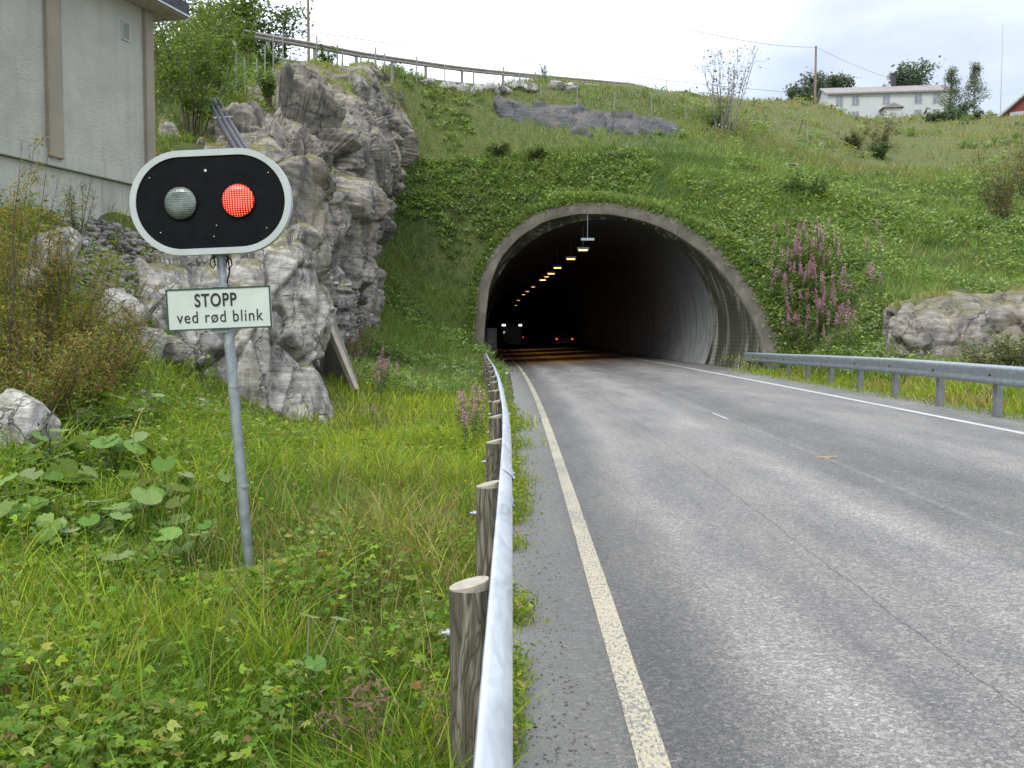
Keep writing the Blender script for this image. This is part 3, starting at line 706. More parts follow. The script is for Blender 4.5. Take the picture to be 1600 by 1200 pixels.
def OG(px, py, up=0, back=0):
    q = onray(px, py, 30, 120); return (q[0], q[1] + back, q[2] + up)
rowsD = [[OG(x, y + 9, -.6) for x, y in [(768, 172), (850, 190), (930, 206), (1000, 207), (1062, 208)]],
         [OG(x, y + 8, .18) for x, y in [(772, 164), (850, 180), (930, 194), (1000, 198), (1060, 203)]],
         [OG(x, y, .12) for x, y in [(780, 161), (850, 164), (930, 176), (1000, 187), (1060, 197)]],
         [OG(x, y, -.5, .6) for x, y in [(790, 157), (850, 158), (930, 170), (1000, 182), (1060, 193)]]]
cliffD, QD = rock_wall("rock_slab", rowsD, 10 * .014, .38, 1.8, 14, M['darkrock'], "smooth dark rock slab showing in the grass above the tunnel")

# single boulders
def boulder(name, loc, size, label, seed, m=None, group=None, flat=1.0, rz=0):
    r = np.random.default_rng(seed); bm = bmesh.new()
    pts = r.normal(size=(26, 3)); pts /= np.linalg.norm(pts, axis=1)[:, None]; pts *= np.array(size) * r.uniform(.8, 1.05, (26, 1))
    for p in pts: bm.verts.new(p)
    res = bmesh.ops.convex_hull(bm, input=bm.verts)
    bmesh.ops.delete(bm, geom=[v for v in bm.verts if not v.link_faces], context='VERTS')
    bmesh.ops.bevel(bm, geom=list(bm.edges), offset=min(size) * .09, segments=1, affect='EDGES')
    bmesh.ops.triangulate(bm, faces=bm.faces)
    bmesh.ops.subdivide_edges(bm, edges=bm.edges, cuts=2, use_grid_fill=True)
    for v in bm.verts:
        v.co += v.normal * min(size) * .13 * mnoise.noise(v.co * (1.3 / min(size)) + Vector((seed, 0, 0)))
        v.co += v.normal * min(size) * .05 * mnoise.noise(v.co * (5 / min(size)) + Vector((seed, 3, 0)))
    me = bpy.data.meshes.new(name); bm.to_mesh(me); bm.free()
    o = link(name, me, m or M['stone'], loc=loc); o.rotation_euler = (0, 0, rz)
    return tag(o, label, "boulder", group)
BL = [((78, 400), 14.5, (.42, .4, .5), "large pale angular boulder below the concrete building, left of the rubble"), ((104, 388), 15.2, (.28, .3, .38), "upright dark boulder leaning beside the large pale boulder below the building"),
      ((132, 378), 16, (.12, .12, .12), "small round stone on the rubble beside the two upright boulders"), ((50, 438), 13.5, (.35, .3, .18), "flat pale boulder under the yellowing bush at the frame edge"),
      ((258, 428), 16.0, (.55, .45, .30), "broad white topped boulder left of the signal, below its black board"), ((232, 470), 15.3, (.35, .35, .42), "rounded pale boulder left of the white text sign"), ((185, 500), 15, (.5, .4, .55), "dark grey block half hidden by the yellowing bushes"),
      ((25, 665), 8.9, (.42, .5, .42), "large mossy topped boulder at the left edge above the big leaves"), ((225, 625), 13, (.22, .2, .16), "wedge of grey rock between yellow bush and cliff foot"), ((215, 652), 12.2, (.26, .22, .16), "dark wet rock under the yellowing bush"),
      ((252, 745), 8.6, (.19, .15, .09), "flat pale rock lying in the grass left of the signal pole"), ((240, 720), 9.3, (.12, .1, .07), "small pale rock just above the flat rock in the grass"), ((345, 685), 12, (.22, .2, .12), "low grey stone in the grass between cliff and pole"),
      ((360, 775), 8.2, (.11, .09, .05), "small stone in the grass touching the signal pole"), ((80, 695), 8.9, (.14, .14, .14), "brownish stone tucked beside the mossy boulder"),
      ((1228, 232), 53, (.9, .5, .16), "flat white stone on the slope below the leaning fence stake"), ((300, 640), 14.6, (.3, .3, .22), "broken block at the foot of the pale rock buttress"),
      ((290, 250), 24.5, (.5, .4, .16), "dark flat stone on the mossy ledge above the signal")]
for k, ((px, py), D, sz, lab) in enumerate(BL):
    p = P(px, py, D); hz = Hp(p[0], p[1]); z = p[2]
    boulder("boulder", (p[0], p[1], z if abs(z - hz) < .8 else hz + sz[2] * .3), sz, lab, 100 + k, rz=k)
for k, (px, py) in enumerate([(667, 128), (700, 136), (722, 139), (742, 140), (765, 138), (785, 142), (808, 134), (827, 138), (690, 124), (775, 128), (870, 134), (890, 138)]):
    p = onray(px, py + 4, 35, 90)
    boulder("boulder", (p[0], p[1], max(p[2], Hp(p[0], p[1]) + .1)), (.62, .6, .38), "pale blasted stone in the row piled under the hilltop guardrail", 300 + k, group="stones piled below the hilltop guardrail", rz=k)

# rubble slope under the building (nobody could count it)
def stone_templates(n):
    out_ = []
    for k in range(n):
        bm = bmesh.new(); bmesh.ops.create_icosphere(bm, subdivisions=1, radius=1)
        r = random.Random(k); s = (r.uniform(.6, 1.3), r.uniform(.6, 1.1), r.uniform(.3, .7))
        for v in bm.verts: v.co = Vector((v.co.x * s[0], v.co.y * s[1], v.co.z * s[2])) * r.uniform(.75, 1.1)
        out_.append((np.array([v.co[:] for v in bm.verts]), np.array([[v.index for v in f.verts] for f in bm.faces]))); bm.free()
    return out_
def rotmats(n, tilt=PI):
    a = rng.uniform(0, 2 * PI, n); t = rng.uniform(0, tilt, n); b = rng.uniform(0, 2 * PI, n)
    ca, sa = np.cos(a), np.sin(a); ct, st = np.cos(t), np.sin(t); cb, sb = np.cos(b), np.sin(b); z = np.zeros(n); o = np.ones(n)
    Rz = np.stack([ca, -sa, z, sa, ca, z, z, z, o], 1).reshape(-1, 3, 3); Rx = np.stack([o, z, z, z, ct, -st, z, st, ct], 1).reshape(-1, 3, 3); Rb = np.stack([cb, -sb, z, sb, cb, z, z, z, o], 1).reshape(-1, 3, 3)
    return Rb @ Rx @ Rz
def scatter(tv, tf, pos, R, s, colr=None):
    n = len(pos); s = np.asarray(s); s = s[:, None, None] if s.ndim == 1 else s[:, None, :]
    V = np.einsum('nij,nkj->nki', R, tv[None] * s) + pos[:, None]
    F_ = tf[None] + (np.arange(n) * len(tv))[:, None, None]
    C = None if colr is None else np.repeat(colr, len(tv), 0)
    return V.reshape(-1, 3), F_.reshape(-1, tf.shape[1]), C
def joinm(parts):
    V, F_, C, o = [], [], [], 0
    for v, f, c in parts:
        V.append(v); F_.append(f + o); o += len(v)
        if c is not None: C.append(c)
    return np.concatenate(V), np.concatenate(F_), (np.concatenate(C) if C else None)
sts = stone_templates(6); parts = []
for k in range(6):
    n = 380; px = rng.uniform(90, 330, n); py = 330 + (px - 90) * .28 + rng.uniform(0, 1, n) ** 1.2 * 130
    pos = np.array([onray(a, b, 9, 40) for a, b in zip(px, py)]); pos[:, 2] += .02
    parts.append(scatter(*sts[k], pos, rotmats(n, .8), .03 + .10 * rng.random(n) ** 3))
V, Fr, _ = joinm(parts)
tag(link("rubble", npmesh("rubble", V, Fr), M['rubble']), "grey broken stone rubble on the slope below the building", kind="stuff")
parts = []
for k in range(6):
    n = 330; y = 3 + 30 * rng.random(n) ** 2; x = cshift(y) + rng.normal(.12, .1, n)
    parts.append(scatter(*sts[k], np.stack([x, y, zroad(x, y) + .004], 1), rotmats(n, .8), .003 + .006 * rng.random(n) ** 2))
V, Fr, _ = joinm(parts)
tag(link("gravel", npmesh("gravel", V, Fr), M['grit']), "loose grit along the road shoulder", kind="stuff")

# ------------------------------------------------------------------ W-beam guardrails
WPROF = [(-.0, .155), (.018, .150), (.050, .128), (.078, .105), (.082, .080), (.072, .052), (.030, .022), (.012, .0), (.030, -.022), (.072, -.052), (.082, -.080), (.078, -.105), (.050, -.128), (.018, -.150), (0, -.155)]
def beam(name, path, m, parent, side=1, scale=1.0, off=(0, 0, 0), prof_=None):
    """path: 3D centre line; side: +1 the face looks to the right of the path"""
    path = np.array(path, float); t = np.gradient(path, axis=0); t /= np.linalg.norm(t, axis=1)[:, None]
    r = np.stack([t[:, 1], -t[:, 0], t[:, 2] * 0], 1) * side; up = np.array([0, 0, 1.])
    pr = np.array(prof_ if prof_ is not None else WPROF) * scale * [.88, 1]; th = .006 * scale
    ring = np.concatenate([pr, pr[::-1] - [th, 0]])
    V = path[:, None] + r[:, None] * ring[None, :, :1] + up * ring[None, :, 1:]
    n = len(ring); m_ = len(path); ii = np.arange(m_ * n).reshape(m_, n)
    Fq = np.stack([ii[:-1], np.roll(ii, -1, 1)[:-1], np.roll(ii, -1, 1)[1:], ii[1:]], -1).reshape(-1, 4)
    return link(name, npmesh(name, V.reshape(-1, 3) - np.array(off), Fq, smooth=True), m, parent)
# left rail
gl = empty("guardrail", (0, 10, 0), "bright steel guardrail on round wooden posts along the left road edge", "guardrail")
Lk = np.array([[-4, -.070, .76], [0, -.070, .76], [2, -.070, .755], [3.3, -.070, .75], [5.5, -.068, .745], [8, -.075, .74], [10.2, -.09, .735], [13, -.15, .735], [18, -.27, .75], [24, -.47, .77], [30, -.75, .79], [36, -.98, .80], [39, -1.10, .80]])
def lrail(y, c): return float(np.interp(y, Lk[:, 0], Lk[:, c]))
ys = np.arange(-4, 39.01, .25); sm = np.array([[np.mean([lrail(y + d, 1) for d in (-1.2, -.6, 0, .6, 1.2)]), y, np.mean([lrail(y + d, 2) for d in (-1.2, 0, 1.2)]) - .155] for y in ys])
beam("rail_beam", sm, M['galv'], gl, 1, 1, (0, 10, 0))
for y in (1.6, 6.15, 10.9, 15.6, 20.3):          # splice joints with bolts
    i = np.searchsorted(ys, y); x, _, z = sm[i]
    seg = [[x, y - .16, z], [x, y, z], [x, y + .16, z]]
    beam("splice_plate", np.array(seg) + [.0065, 0, 0], M['galv'], gl, 1, 1.012, (0, 10, 0))
    for dy in (-.1, .1):
        for dz in (.09, -.09): MB().tube([(x + .066, y + dy - 10, z + dz), (x + .088, y + dy - 10, z + dz)], .012, 6).build("splice_bolt", M['galvdull'], gl)
for k in range(17):
    y = 3.28 + k * 2.28 if k else 3.28
    x = float(np.interp(y, ys, sm[:, 0])) - .071; r = .069
    top = float(np.interp(y, ys, sm[:, 2])) + .155 - .015 + random.uniform(-.015, .012); zb = Hp(x, y) - .25
    lx, ly = random.uniform(-.012, .012), random.uniform(-.012, .012)
    o = MB().tube([(x, y - 10, zb), (x + lx * .5, y - 10, (zb + top) / 2), (x + lx, y + ly - 10, top - .012)], [r * 1.04, r, r], 20).build("wooden_post", M['wood'], gl)
    # sloping sawn top
    b = MB(); n = 20
    vs = [(x + lx + r * math.cos(2 * PI * i / n), y + ly - 10 + r * math.sin(2 * PI * i / n), top - .012 + .035 * (r * math.cos(2 * PI * i / n) / r) * .5 + .018) for i in range(n)]
    vb = [(a, b_, top - .014) for a, b_, c in vs]
    b.add(vs + vb, [tuple(range(n))] + [(i, (i + 1) % n, (i + 1) % n + n, i + n) for i in range(n)])
    e = b.build("sawn_top", M['endgrain'], o)
    MB().tube([(x - r - .018, y - 10, top - .17), (x - r + .03, y - 10, top - .17)], .016, 6).tube([(x - r - .035, y - 10, top - .17), (x - r - .02, y - 10, top - .17)], .008, 6).build("bolt", M['galvdull'], o)
# right rail
gr = empty("guardrail", (8, 20, 0), "dull steel guardrail with grey posts along the right verge", "guardrail")
Rk = np.array([[4, 7.5, 1.05], [10, 7.5, 1.08], [14.5, 7.55, 1.10], [19.3, 7.75, 1.09], [23.7, 7.92, 1.04], [28, 8.12, .98], [32, 8.32, .93], [34.6, 8.45, .90]])
ysr = np.arange(4, 34.6, .3); rr = np.stack([np.interp(ysr, Rk[:, 0], Rk[:, 1]), ysr, np.interp(ysr, Rk[:, 0], Rk[:, 2]) - .155], 1)
RPROF = [(0, .155), (.03, .152), (.065, .135), (.085, .105), (.088, .075), (.080, .03), (.060, -.01), (.066, -.05), (.086, -.085), (.085, -.115), (.05, -.145), (.0, -.155)]
beam("rail_beam", rr, M['galvdull'], gr, -1, 1, (8, 20, 0), RPROF)
b = MB().tube([(float(np.interp(34.6, ysr, rr[:, 0])) - 8 + .0, 14.45, float(rr[-1, 2]) - .15), (float(rr[-1, 0]) - 8, 14.45, float(rr[-1, 2]) + .15)], .075, 12)
b.build("end_cap", M['galvdull'], gr)
for k in range(13):
    y = 6.0 + 2.25 * k + .08
    x = float(np.interp(y, ysr, rr[:, 0])); z = float(np.interp(y, ysr, rr[:, 2]))
    zb = float(zroad(x, y)) - .3
    MB().box((x + .075 - 8, y - 20, (z + .08 + zb) / 2), (.10, .14, z + .08 - zb)).build("post", M['galvpost'], gr)
    bb = MB().tube([(x - .075 - 8, y - 20, z - .005), (x - .055 - 8, y - 20, z - .005)], .018, 6); bb.build("bolt", M['darkmetal'], gr)

# ------------------------------------------------------------------ red flashing light signal and its text sign
SX, SY = P(395, 890, 6.3)[0], 6.3
base = Hp(SX, SY); lean = math.atan2(52, 495)
sg = empty("signal_post", (SX, SY, base - .1), "leaning steel post carrying a black twin light signal and a white text sign", "signal post")
Zt = P(345, 396, 6.3)
pole_top = (float(Zt[0]) - SX, 0, float(Zt[2]) - base + .1)
vdir = Vector(pole_top).normalized()
Lp = Vector(pole_top).length
b = MB().tube([(0, 0, -.2), vdir * (Lp * .80)], .034, 20); b.build("pole", M['galvdull'], sg)
b = MB()
for s_ in (.30, .60, .79): b.tube([vdir * (Lp * s_ - .008), vdir * (Lp * s_ + .008)], .0365, 20)
b.build("pole_seam", M['galvpost'], sg)
MB().tube([vdir * (Lp * .79), vdir * (Lp * 1.04)], .026, 12).build("upper_pole", M['galvdull'], sg)
def frame_at(px, py, yoff, rot):
    p = P(px, py, 6.3 + yoff)
    e = bpy.data.objects.new("sign_mount", None); return (p[0] - SX, p[1] - SY, p[2] - base + .1)
def stadium(w_, h_, n=28):
    r = h_ / 2; c = w_ / 2 - r; o = []
    for i in range(n + 1): a = -PI / 2 + PI * i / n; o.append((c + r * math.cos(a), r * math.sin(a)))
    for i in range(n + 1): a = PI / 2 + PI * i / n; o.append((-c + r * math.cos(a), r * math.sin(a)))
    return o
HR = Matrix.Rotation(math.radians(-2.6), 4, 'Y') @ Matrix.Rotation(0, 4, 'X')
k63 = 6.3 / 1500
def place(o, loc): o.location = loc; o.rotation_euler = HR.to_euler(); return o
hl = frame_at(330, 316, -.09, 0)
brd = place(MB().prism(stadium(.975, .615), -.012, .05).build("signal_board", M['blackplastic'], sg), hl)
# pale rim
o_ = stadium(1.035, .665); i_ = stadium(.955, .585); n = len(o_)
b = MB(); vs = [(x, -.020, z) for x, z in o_] + [(x, -.020, z) for x, z in i_] + [(x, .035, z) for x, z in o_] + [(x, .035, z) for x, z in i_]
fs = []
for i in range(n):
    j = (i + 1) % n; fs += [(i, j, j + n, i + n), (i + 2 * n, i + 3 * n, j + 3 * n, j + 2 * n), (i, i + 2 * n, j + 2 * n, j), (i + n, j + n, j + 3 * n, i + 3 * n)]
def m_pl(name, c, r, e=0):
    m, nt, bs = mat(name); g = objco(nt); nn = noise_(nt, g, 6, 5, .6)
    nt.links.new(ramp(nt, nn, [(.3, tuple(x * .86 for x in c)), (.7, c)]), bs.inputs["Base Color"]); bs.inputs["Roughness"].default_value = r; return m
M['rim'] = m_pl("pale grey paint", (.50, .54, .51), .5); M['plate'] = m_pl("off white sign plate", (.60, .65, .57), .45); M['edge'] = m_pl("dark green border", (.03, .07, .05), .5); M['ink'] = m_pl("black sign ink", (.015, .02, .018), .5)
b.add(vs, fs); place(b.build("rim", M['rim'], sg), hl)
def m_lens(name, red):
    m, nt, bs = mat(name); g = objco(nt); sp = node(nt, "ShaderNodeSeparateXYZ"); nt.links.new(g, sp.inputs[0])
    cx = math_(nt, 'SUBTRACT', math_(nt, 'FRACT', math_(nt, 'MULTIPLY', sp.outputs[0], 62)), .5); cz = math_(nt, 'SUBTRACT', math_(nt, 'FRACT', math_(nt, 'MULTIPLY', sp.outputs[2], 74)), .5)
    d = math_(nt, 'SQRT', math_(nt, 'ADD', math_(nt, 'MULTIPLY', cx, cx), math_(nt, 'MULTIPLY', cz, cz)))
    if red:
        nn = noise_(nt, g, 16, 2)
        e = ramp(nt, d, [(.08, (1, .50, .30)), (.26, (.95, .05, .02)), (.46, (.22, .004, .003))])
        nt.links.new(e, bs.inputs["Base Color"]); nt.links.new(e, bs.inputs["Emission Color"]); bs.inputs["Emission Strength"].default_value = 1.0
        nt.links.new(math_(nt, 'MULTIPLY', math_(nt, 'ADD', nn, .05), 1.5), bs.inputs["Emission Strength"])
    else:
        v = node(nt, "ShaderNodeTexVoronoi", i_Scale=17); nt.links.new(g, v.inputs["Vector"])
        c = ramp(nt, noise_(nt, g, 15, 4), [(.3, (.10, .12, .10)), (.7, (.30, .33, .30))])
        c = mixc(nt, math_(nt, 'LESS_THAN', math_(nt, 'ABSOLUTE', cz), .16), c, (.07, .09, .07))
        nt.links.new(c, bs.inputs["Base Color"]); bs.inputs["Metallic"].default_value = .3
    bs.inputs["Roughness"].default_value = .12; bump(nt, bs, d, .25, .004); return m
for sx_, red in ((-.192, False), (.178, True)):
    bb = MB(); R_ = .105; vs = [(0, -.028, 0)]; fs = []; n = 32
    for ri, (r_, y_) in enumerate([(.4, -.026), (.7, -.022), (.95, -.012), (1.0, .0)]):
        vs += [(R_ * r_ * math.cos(2 * PI * i / n), y_ - .014, R_ * r_ * math.sin(2 * PI * i / n)) for i in range(n)]
        for i in range(n):
            j = (i + 1) % n
            if ri == 0: fs.append((0, 1 + i, 1 + j))
            else: o0 = 1 + (ri - 1) * n; fs.append((o0 + i, o0 + j, o0 + n + j, o0 + n + i))
    bb.add(vs, fs, True)
    le = bb.build("signal_lens", m_lens("lit red lens" if red else "unlit clear lens", red), sg)
    v_ = HR @ Vector((sx_, 0, .002)); place(le, Vector(hl) + v_)
    tag(le, "lit red beaded signal lens" if red else "unlit grey glass signal lens")
    b2 = MB(); vs = []; fs = []
    for r_, y_ in ((R_ * 1.0, -.012), (R_ * 1.0, -.024), (R_ * 1.05, -.024), (R_ * 1.05, -.012)): vs += [(r_ * math.cos(2 * PI * i / n), y_, r_ * math.sin(2 * PI * i / n)) for i in range(n)]
    for q in range(3): fs += [(q * n + i, q * n + (i + 1) % n, (q + 1) * n + (i + 1) % n, (q + 1) * n + i) for i in range(n)]
    place(b2.add(vs, fs).build("lens_ring", M['blackplastic'], sg), Vector(hl) + v_)
b = MB()
for (x, z) in [(-.02, .20), (-.33, -.18), (.35, -.18), (.38, .17), (-.38, .17), (.03, -.15), (.01, -.22)]: b.tube([(x, -.018, z), (x, -.010, z)], .0035 if (x, z) != (-.02, .20) else .009, 8)
place(b.build("screws", M['plate'], sg), hl)
place(MB().box((0, .09, 0), (.55, .12, .34)).build("signal_housing", M['blackplastic'], sg), hl)
# bracket and cable loops under the board
bk = frame_at(346, 400, .0, 0)
MB().box((0, 0, 0), (.12, .05, .035)).box((0, .0, -.05), (.05, .035, .09)).build("bracket", M['galvpost'], sg, bk)
b = MB()
for s_, h_ in ((-.052, .085), (.062, .09)):
    b.tube([(s_ * .6, -.03, .0), (s_ * 1.2, -.035, -.03), (s_ * 1.25, -.035, -h_ * .7), (s_ * .85, -.03, -h_), (s_ * .6, -.03, -h_ * .7), (s_ * .75, -.03, -.02)], .0045, 6)
b.tube([(.05, -.03, -.02), (.062, -.03, -.1), (.045, -.035, -.17), (.05, -.03, -.23)], .005, 6)
b.build("cable", M['blackplastic'], sg, bk)
# text sign
tl = frame_at(342.5, 482, -.045, 0); BR = Matrix.Rotation(math.radians(-2.4), 4, 'Y')
def placeb(o, dx=0, dy=0, dz=0): v = BR @ Vector((dx, dy, dz)); o.location = Vector(tl) + v; o.rotation_euler = BR.to_euler(); return o
BW, BH = .680, .272
placeb(MB().box((0, 0, 0), (BW, .012, BH)).build("sign_plate", M['plate'], sg))
b = MB(); t_ = .010
for (cx_, cz_, ww, hh) in [(0, BH / 2 - t_ / 2, BW, t_), (0, -BH / 2 + t_ / 2, BW, t_), (BW / 2 - t_ / 2, 0, t_, BH - 2 * t_), (-BW / 2 + t_ / 2, 0, t_, BH - 2 * t_)]: b.box((cx_, -.0075, cz_), (ww, .004, hh))
placeb(b.build("sign_border", M['edge'], sg))
def text(body, size, dx, dz, target_w, off_=.0022):
    cu = bpy.data.curves.new("lettering", 'FONT'); cu.body = body; cu.size = size; cu.extrude = .001; cu.offset = off_; cu.align_x = 'CENTER'; cu.align_y = 'CENTER'; cu.space_character = 1.12
    o = bpy.data.objects.new("tmp", cu); col.objects.link(o); dg = bpy.context.evaluated_depsgraph_get(); dg.update()
    me = bpy.data.meshes.new_from_object(o.evaluated_get(dg)); bpy.data.objects.remove(o)
    v = np.array([p.co[:] for p in me.vertices]); c = (v.max(0) + v.min(0)) / 2; wd = v[:, 0].max() - v[:, 0].min(); s_ = target_w / wd
    me.transform(Matrix.Translation(-Vector(c))); me.transform(Matrix.Diagonal((s_, 1, 1, 1))); me.transform(Matrix.Rotation(PI / 2, 4, 'X'))
    me.name = "lettering"; me.materials.clear()
    o = link("lettering", me, M['ink'], sg); placeb(o, dx, -.0085, dz)
text("STOPP", .118, -.018, .057, .272)
text("ved rød blink", .108, .004, -.052, .560, .0)
b = MB().tube([(-.05, 0, 0), (.05, 0, 0)], .012, 6)
MB().box((0, .03, -.145), (.11, .06, .022)).box((0, .03, .150), (.11, .06, .022)).build("clamp", M['galvpost'], sg, tl)

# leaning concrete slab with a timber on its edge, against the buttress
q = [G(500, 490, 21.6), G(514, 492, 21.6), G(552, 596, 21.0), G(548, 640, 21.0), G(496, 660, 21.6)]
b = MB(); vs = [Vector(p) for p in q] + [Vector(p) + Vector((.05, .3, 0)) for p in q]
c = Vector(q[4]); nq = 5
b.add([v - c for v in vs], [tuple(range(nq)), tuple(range(2 * nq - 1, nq - 1, -1))] + [(i, (i + 1) % nq, (i + 1) % nq + nq, i + nq) for i in range(nq)])
sl = b.build("leaning_slab", M['slabc'], None, c); tag(sl, "brown triangular concrete slab leaning against the end of the rock buttress", "slab")
d0, d1 = Vector(G(506, 490, 21.3)) - c, Vector(G(556, 610, 20.7)) - c
tb = MB().tube([d0, d1], .085, 4, smooth=False).build("edge_timber", M['paleplank'], sl)

# three black pipes over the ledge
pe = empty("pipe_run", G(350, 200, 26), "three black pipes strapped together running down the rock ledge above the signal", "pipes")
O = Vector(pe.location)
for k, (a, b_) in enumerate([((326, 156), (372, 240)), ((333, 155), (380, 238)), ((341, 156), (388, 238))]):
    A_, B_ = Vector(G(*a, 27.0)), Vector(G(*b_, 21.6)); mid = (A_ + B_) / 2 + Vector((0, 0, -.05))
    MB().tube([A_ - O, mid - O, B_ - O], .065, 10).build("pipe", M['blackplastic'] if False else M['darkmetal'], pe)
A_, B_ = Vector(G(339, 186, 25)), Vector(G(362, 184, 25))
MB().tube([A_ - O + Vector((-.05, -.07, 0)), B_ - O + Vector((.05, -.07, 0))], .035, 6).build("strap", M['galvpost'], pe)
# ------------------------------------------------------------------ concrete building on the left
WD = Vector((.27, 1, 0)).normalized(); WN = Vector((1, -.27, 0)).normalized()
bc = Vector((-7.4, 20, 4.55)); BM = Matrix(((WN.x, WD.x, 0), (WN.y, WD.y, 0), (0, 0, 1)))
bd = empty("concrete_building", bc, "pale rendered concrete building with flat dark roof edge above the rubble slope", "building")
bd.rotation_euler = BM.to_euler()
LEN = 13.0
def bbx(name, m, *boxes, parent=bd, bev=.015):
    b = MB()
    for c, d in boxes: b.box(c, d)
    o = b.build(name, m, parent)
    if bev:
        md = o.modifiers.new("bevel", 'BEVEL'); md.width = bev; md.segments = 2; md.limit_method = 'ANGLE'
    return o
wl = bbx("wall", M['panel'], ((-4, -LEN / 2, 1.95), (8, LEN, 3.3)))
fd = bbx("foundation", M['found'], ((-4.02, -LEN / 2 - .0, .15), (8.1, LEN + .06, .296)), ((-4.05, -LEN / 2, -1.2), (8.0, LEN, 2.39)))
for y0 in (-.14, -2.85, -5.6, -8.4, -11.2): bbx("pilaster", M['pilaster'], ((.03, y0, 1.86), (.12, .36 if y0 < -1 else .26, 3.42)), bev=.02)
rf = bbx("roof", M['darkmetal'], ((-3.8, -LEN / 2 + .1, 3.755), (8.7, LEN + .9, .30)), bev=0)
bbx("soffit", M['paleplank'], ((-3.8, -LEN / 2 + .1, 3.588), (8.66, LEN + .86, .03)), parent=rf, bev=0)
bbx("drip_edge", M['galv'], ((.562, -LEN / 2 + .1, 3.62), (.02, LEN + .92, .035)), parent=rf, bev=0)
vt = bbx("vent", M['rim'], ((.012, -.80, 3.14), (.03, .24, .02)), ((.012, -.80, 2.80), (.03, .24, .02)), ((.012, -.91, 2.97), (.03, .02, .32)), ((.012, -.69, 2.97), (.03, .02, .32)), bev=0)
b = MB()
for k in range(8): b.box((.012, -.80, 2.83 + k * .04), (.02, .20, .022), Matrix.Rotation(math.radians(35), 3, 'Y'))
b.build("vent_slats", M['rim'], vt)
MB().box((.003, -.80, 2.97), (.012, .22, .33)).build("vent_backing", M['darkmetal'], vt)

# ------------------------------------------------------------------ hilltop guardrails, stakes, poles, wires
def hill_rail(px_list, shift, label, m_beam, post_every, off=(0, 45, 14)):
    pts = np.array([P(*q) for q in px_list]) + np.array(shift)
    s = np.r_[0, np.cumsum(np.linalg.norm(np.diff(pts, axis=0), axis=1))]; q = np.arange(0, s[-1], .8)
    path = np.stack([np.interp(q, s, pts[:, i]) for i in range(3)], 1)
    for _ in range(4): path[1:-1] = (path[:-2] + 2 * path[1:-1] + path[2:]) / 4
    e = empty("guardrail", off, label, "guardrail"); path[:, 2] -= .155
    beam("rail_beam", path, m_beam, e, 1, 1, off)
    for k in range(0, len(path), post_every):
        x, y, z = path[k]; zb = max(min(Hp(x, y), z - .3) - .2, z - 1.3)
        MB().tube([(x - off[0], y + .1 - off[1], zb - off[2]), (x - off[0], y + .1 - off[1], z + .12 - off[2])], .085, 8).build("post", M['postgrey'], e)
    return path
M['oldbeam'] = simple("brown grey weathered beam", (.22, .20, .17), (.36, .33, .29), 3, .7, .1)
hp = [(336, 36, 37), (400, 50, 40), (480, 64, 44), (560, 80, 48.5), (640, 92, 54), (700, 101, 58), (760, 108, 61), (870, 119, 66), (940, 125, 69), (1000, 131, 72)]
hill_rail(hp, (0, 0, 0), "brown grey guardrail running along the hilltop road above the cliff, in front", M['oldbeam'], 5)
hill_rail(hp, (.6, 4.2, .05), "paler guardrail on the far side of the hilltop road, seen through the posts", M['galvdull'], 5)
def stake(e, px, y0, y1, D, r=.035, m=None, lean=0, off=(0, 0, 0)):
    A_, B_ = P(px, y1 + 2, D), P(px + lean, y0, D); A_[2] -= .15
    o = Vector(off)
    return MB().tube([Vector(A_) - o, Vector(B_) - o], r, 6).build("stake", m or M['postgrey'], e), Vector(B_)
def fence(items, D, label, wires, r=.035, off=(0, 45, 12), m=None, name="wire_fence"):
    e = empty(name, off, label, "fence"); tops = []
    for it in items:
        d = D(it[0]) if callable(D) else D
        g = onray(it[0], it[2], 20, 160)
        if abs(g[1] - d) < 14: d = g[1]
        tops.append((stake(e, it[0], it[1], it[2], d, r, m, it[3] if len(it) > 3 else 0, off)[1]))
    for h_ in wires:
        b = MB().tube([t - Vector(off) - Vector((0, 0, h_)) for t in tops], .008, 4); b.build("wire", M['galvpost'], e)
    return e
fence([(495, 56, 92), (527, 70, 97), (535, 79, 98), (564, 86, 104), (576, 90, 106), (587, 74, 113), (601, 83, 106), (612, 88, 110), (651, 88, 132), (695, 102, 137), (740, 112, 140), (787, 104, 128), (812, 114, 128), (837, 112, 128)],
      lambda px: 42 + (px - 495) * .03, "thin stakes with wire in front of the hilltop guardrail", (.15, .5))
fence([(369, 80, 142), (382, 89, 151), (401, 90, 145), (414, 71, 127), (427, 57, 126), (442, 47, 92)], lambda px: 29 + (px - 369) * .09, "bare steel rods standing on the rock ledge above the pipes", (), .028, (0, 30, 10), M['galvpost'], "steel_rods")
fence([(845, 130, 158), (902, 130, 180), (960, 142, 180), (1018, 148, 182), (1072, 165, 192), (1143, 180, 200), (1213, 184, 208), (1262, 190, 230)], lambda px: 47 + (px - 845) * .04, "grey wire fence stakes crossing the slope above the dark slab", (.1, .45, .8), .03, (8, 50, 12))
for k, (px, y0, y1, ln, lab) in enumerate([(1062, 140, 154, 10, "short dark stake leaning right on the ridge"), (1042, 126, 141, 0, "short upright dark stake on the ridge above the fence"), (1246, 187, 212, 8, "dark leaning stake beside the grey fence end")]):
    g = onray(px, y1, 20, 160); A_ = Vector((g[0], g[1], g[2] - .2)); B_ = Vector(P(px + ln, y0, g[1]))
    tag(MB().tube([Vector((0, 0, 0)), B_ - A_], .05, 6).build("fence_stake", M['bark'], None, A_), lab, "stake")
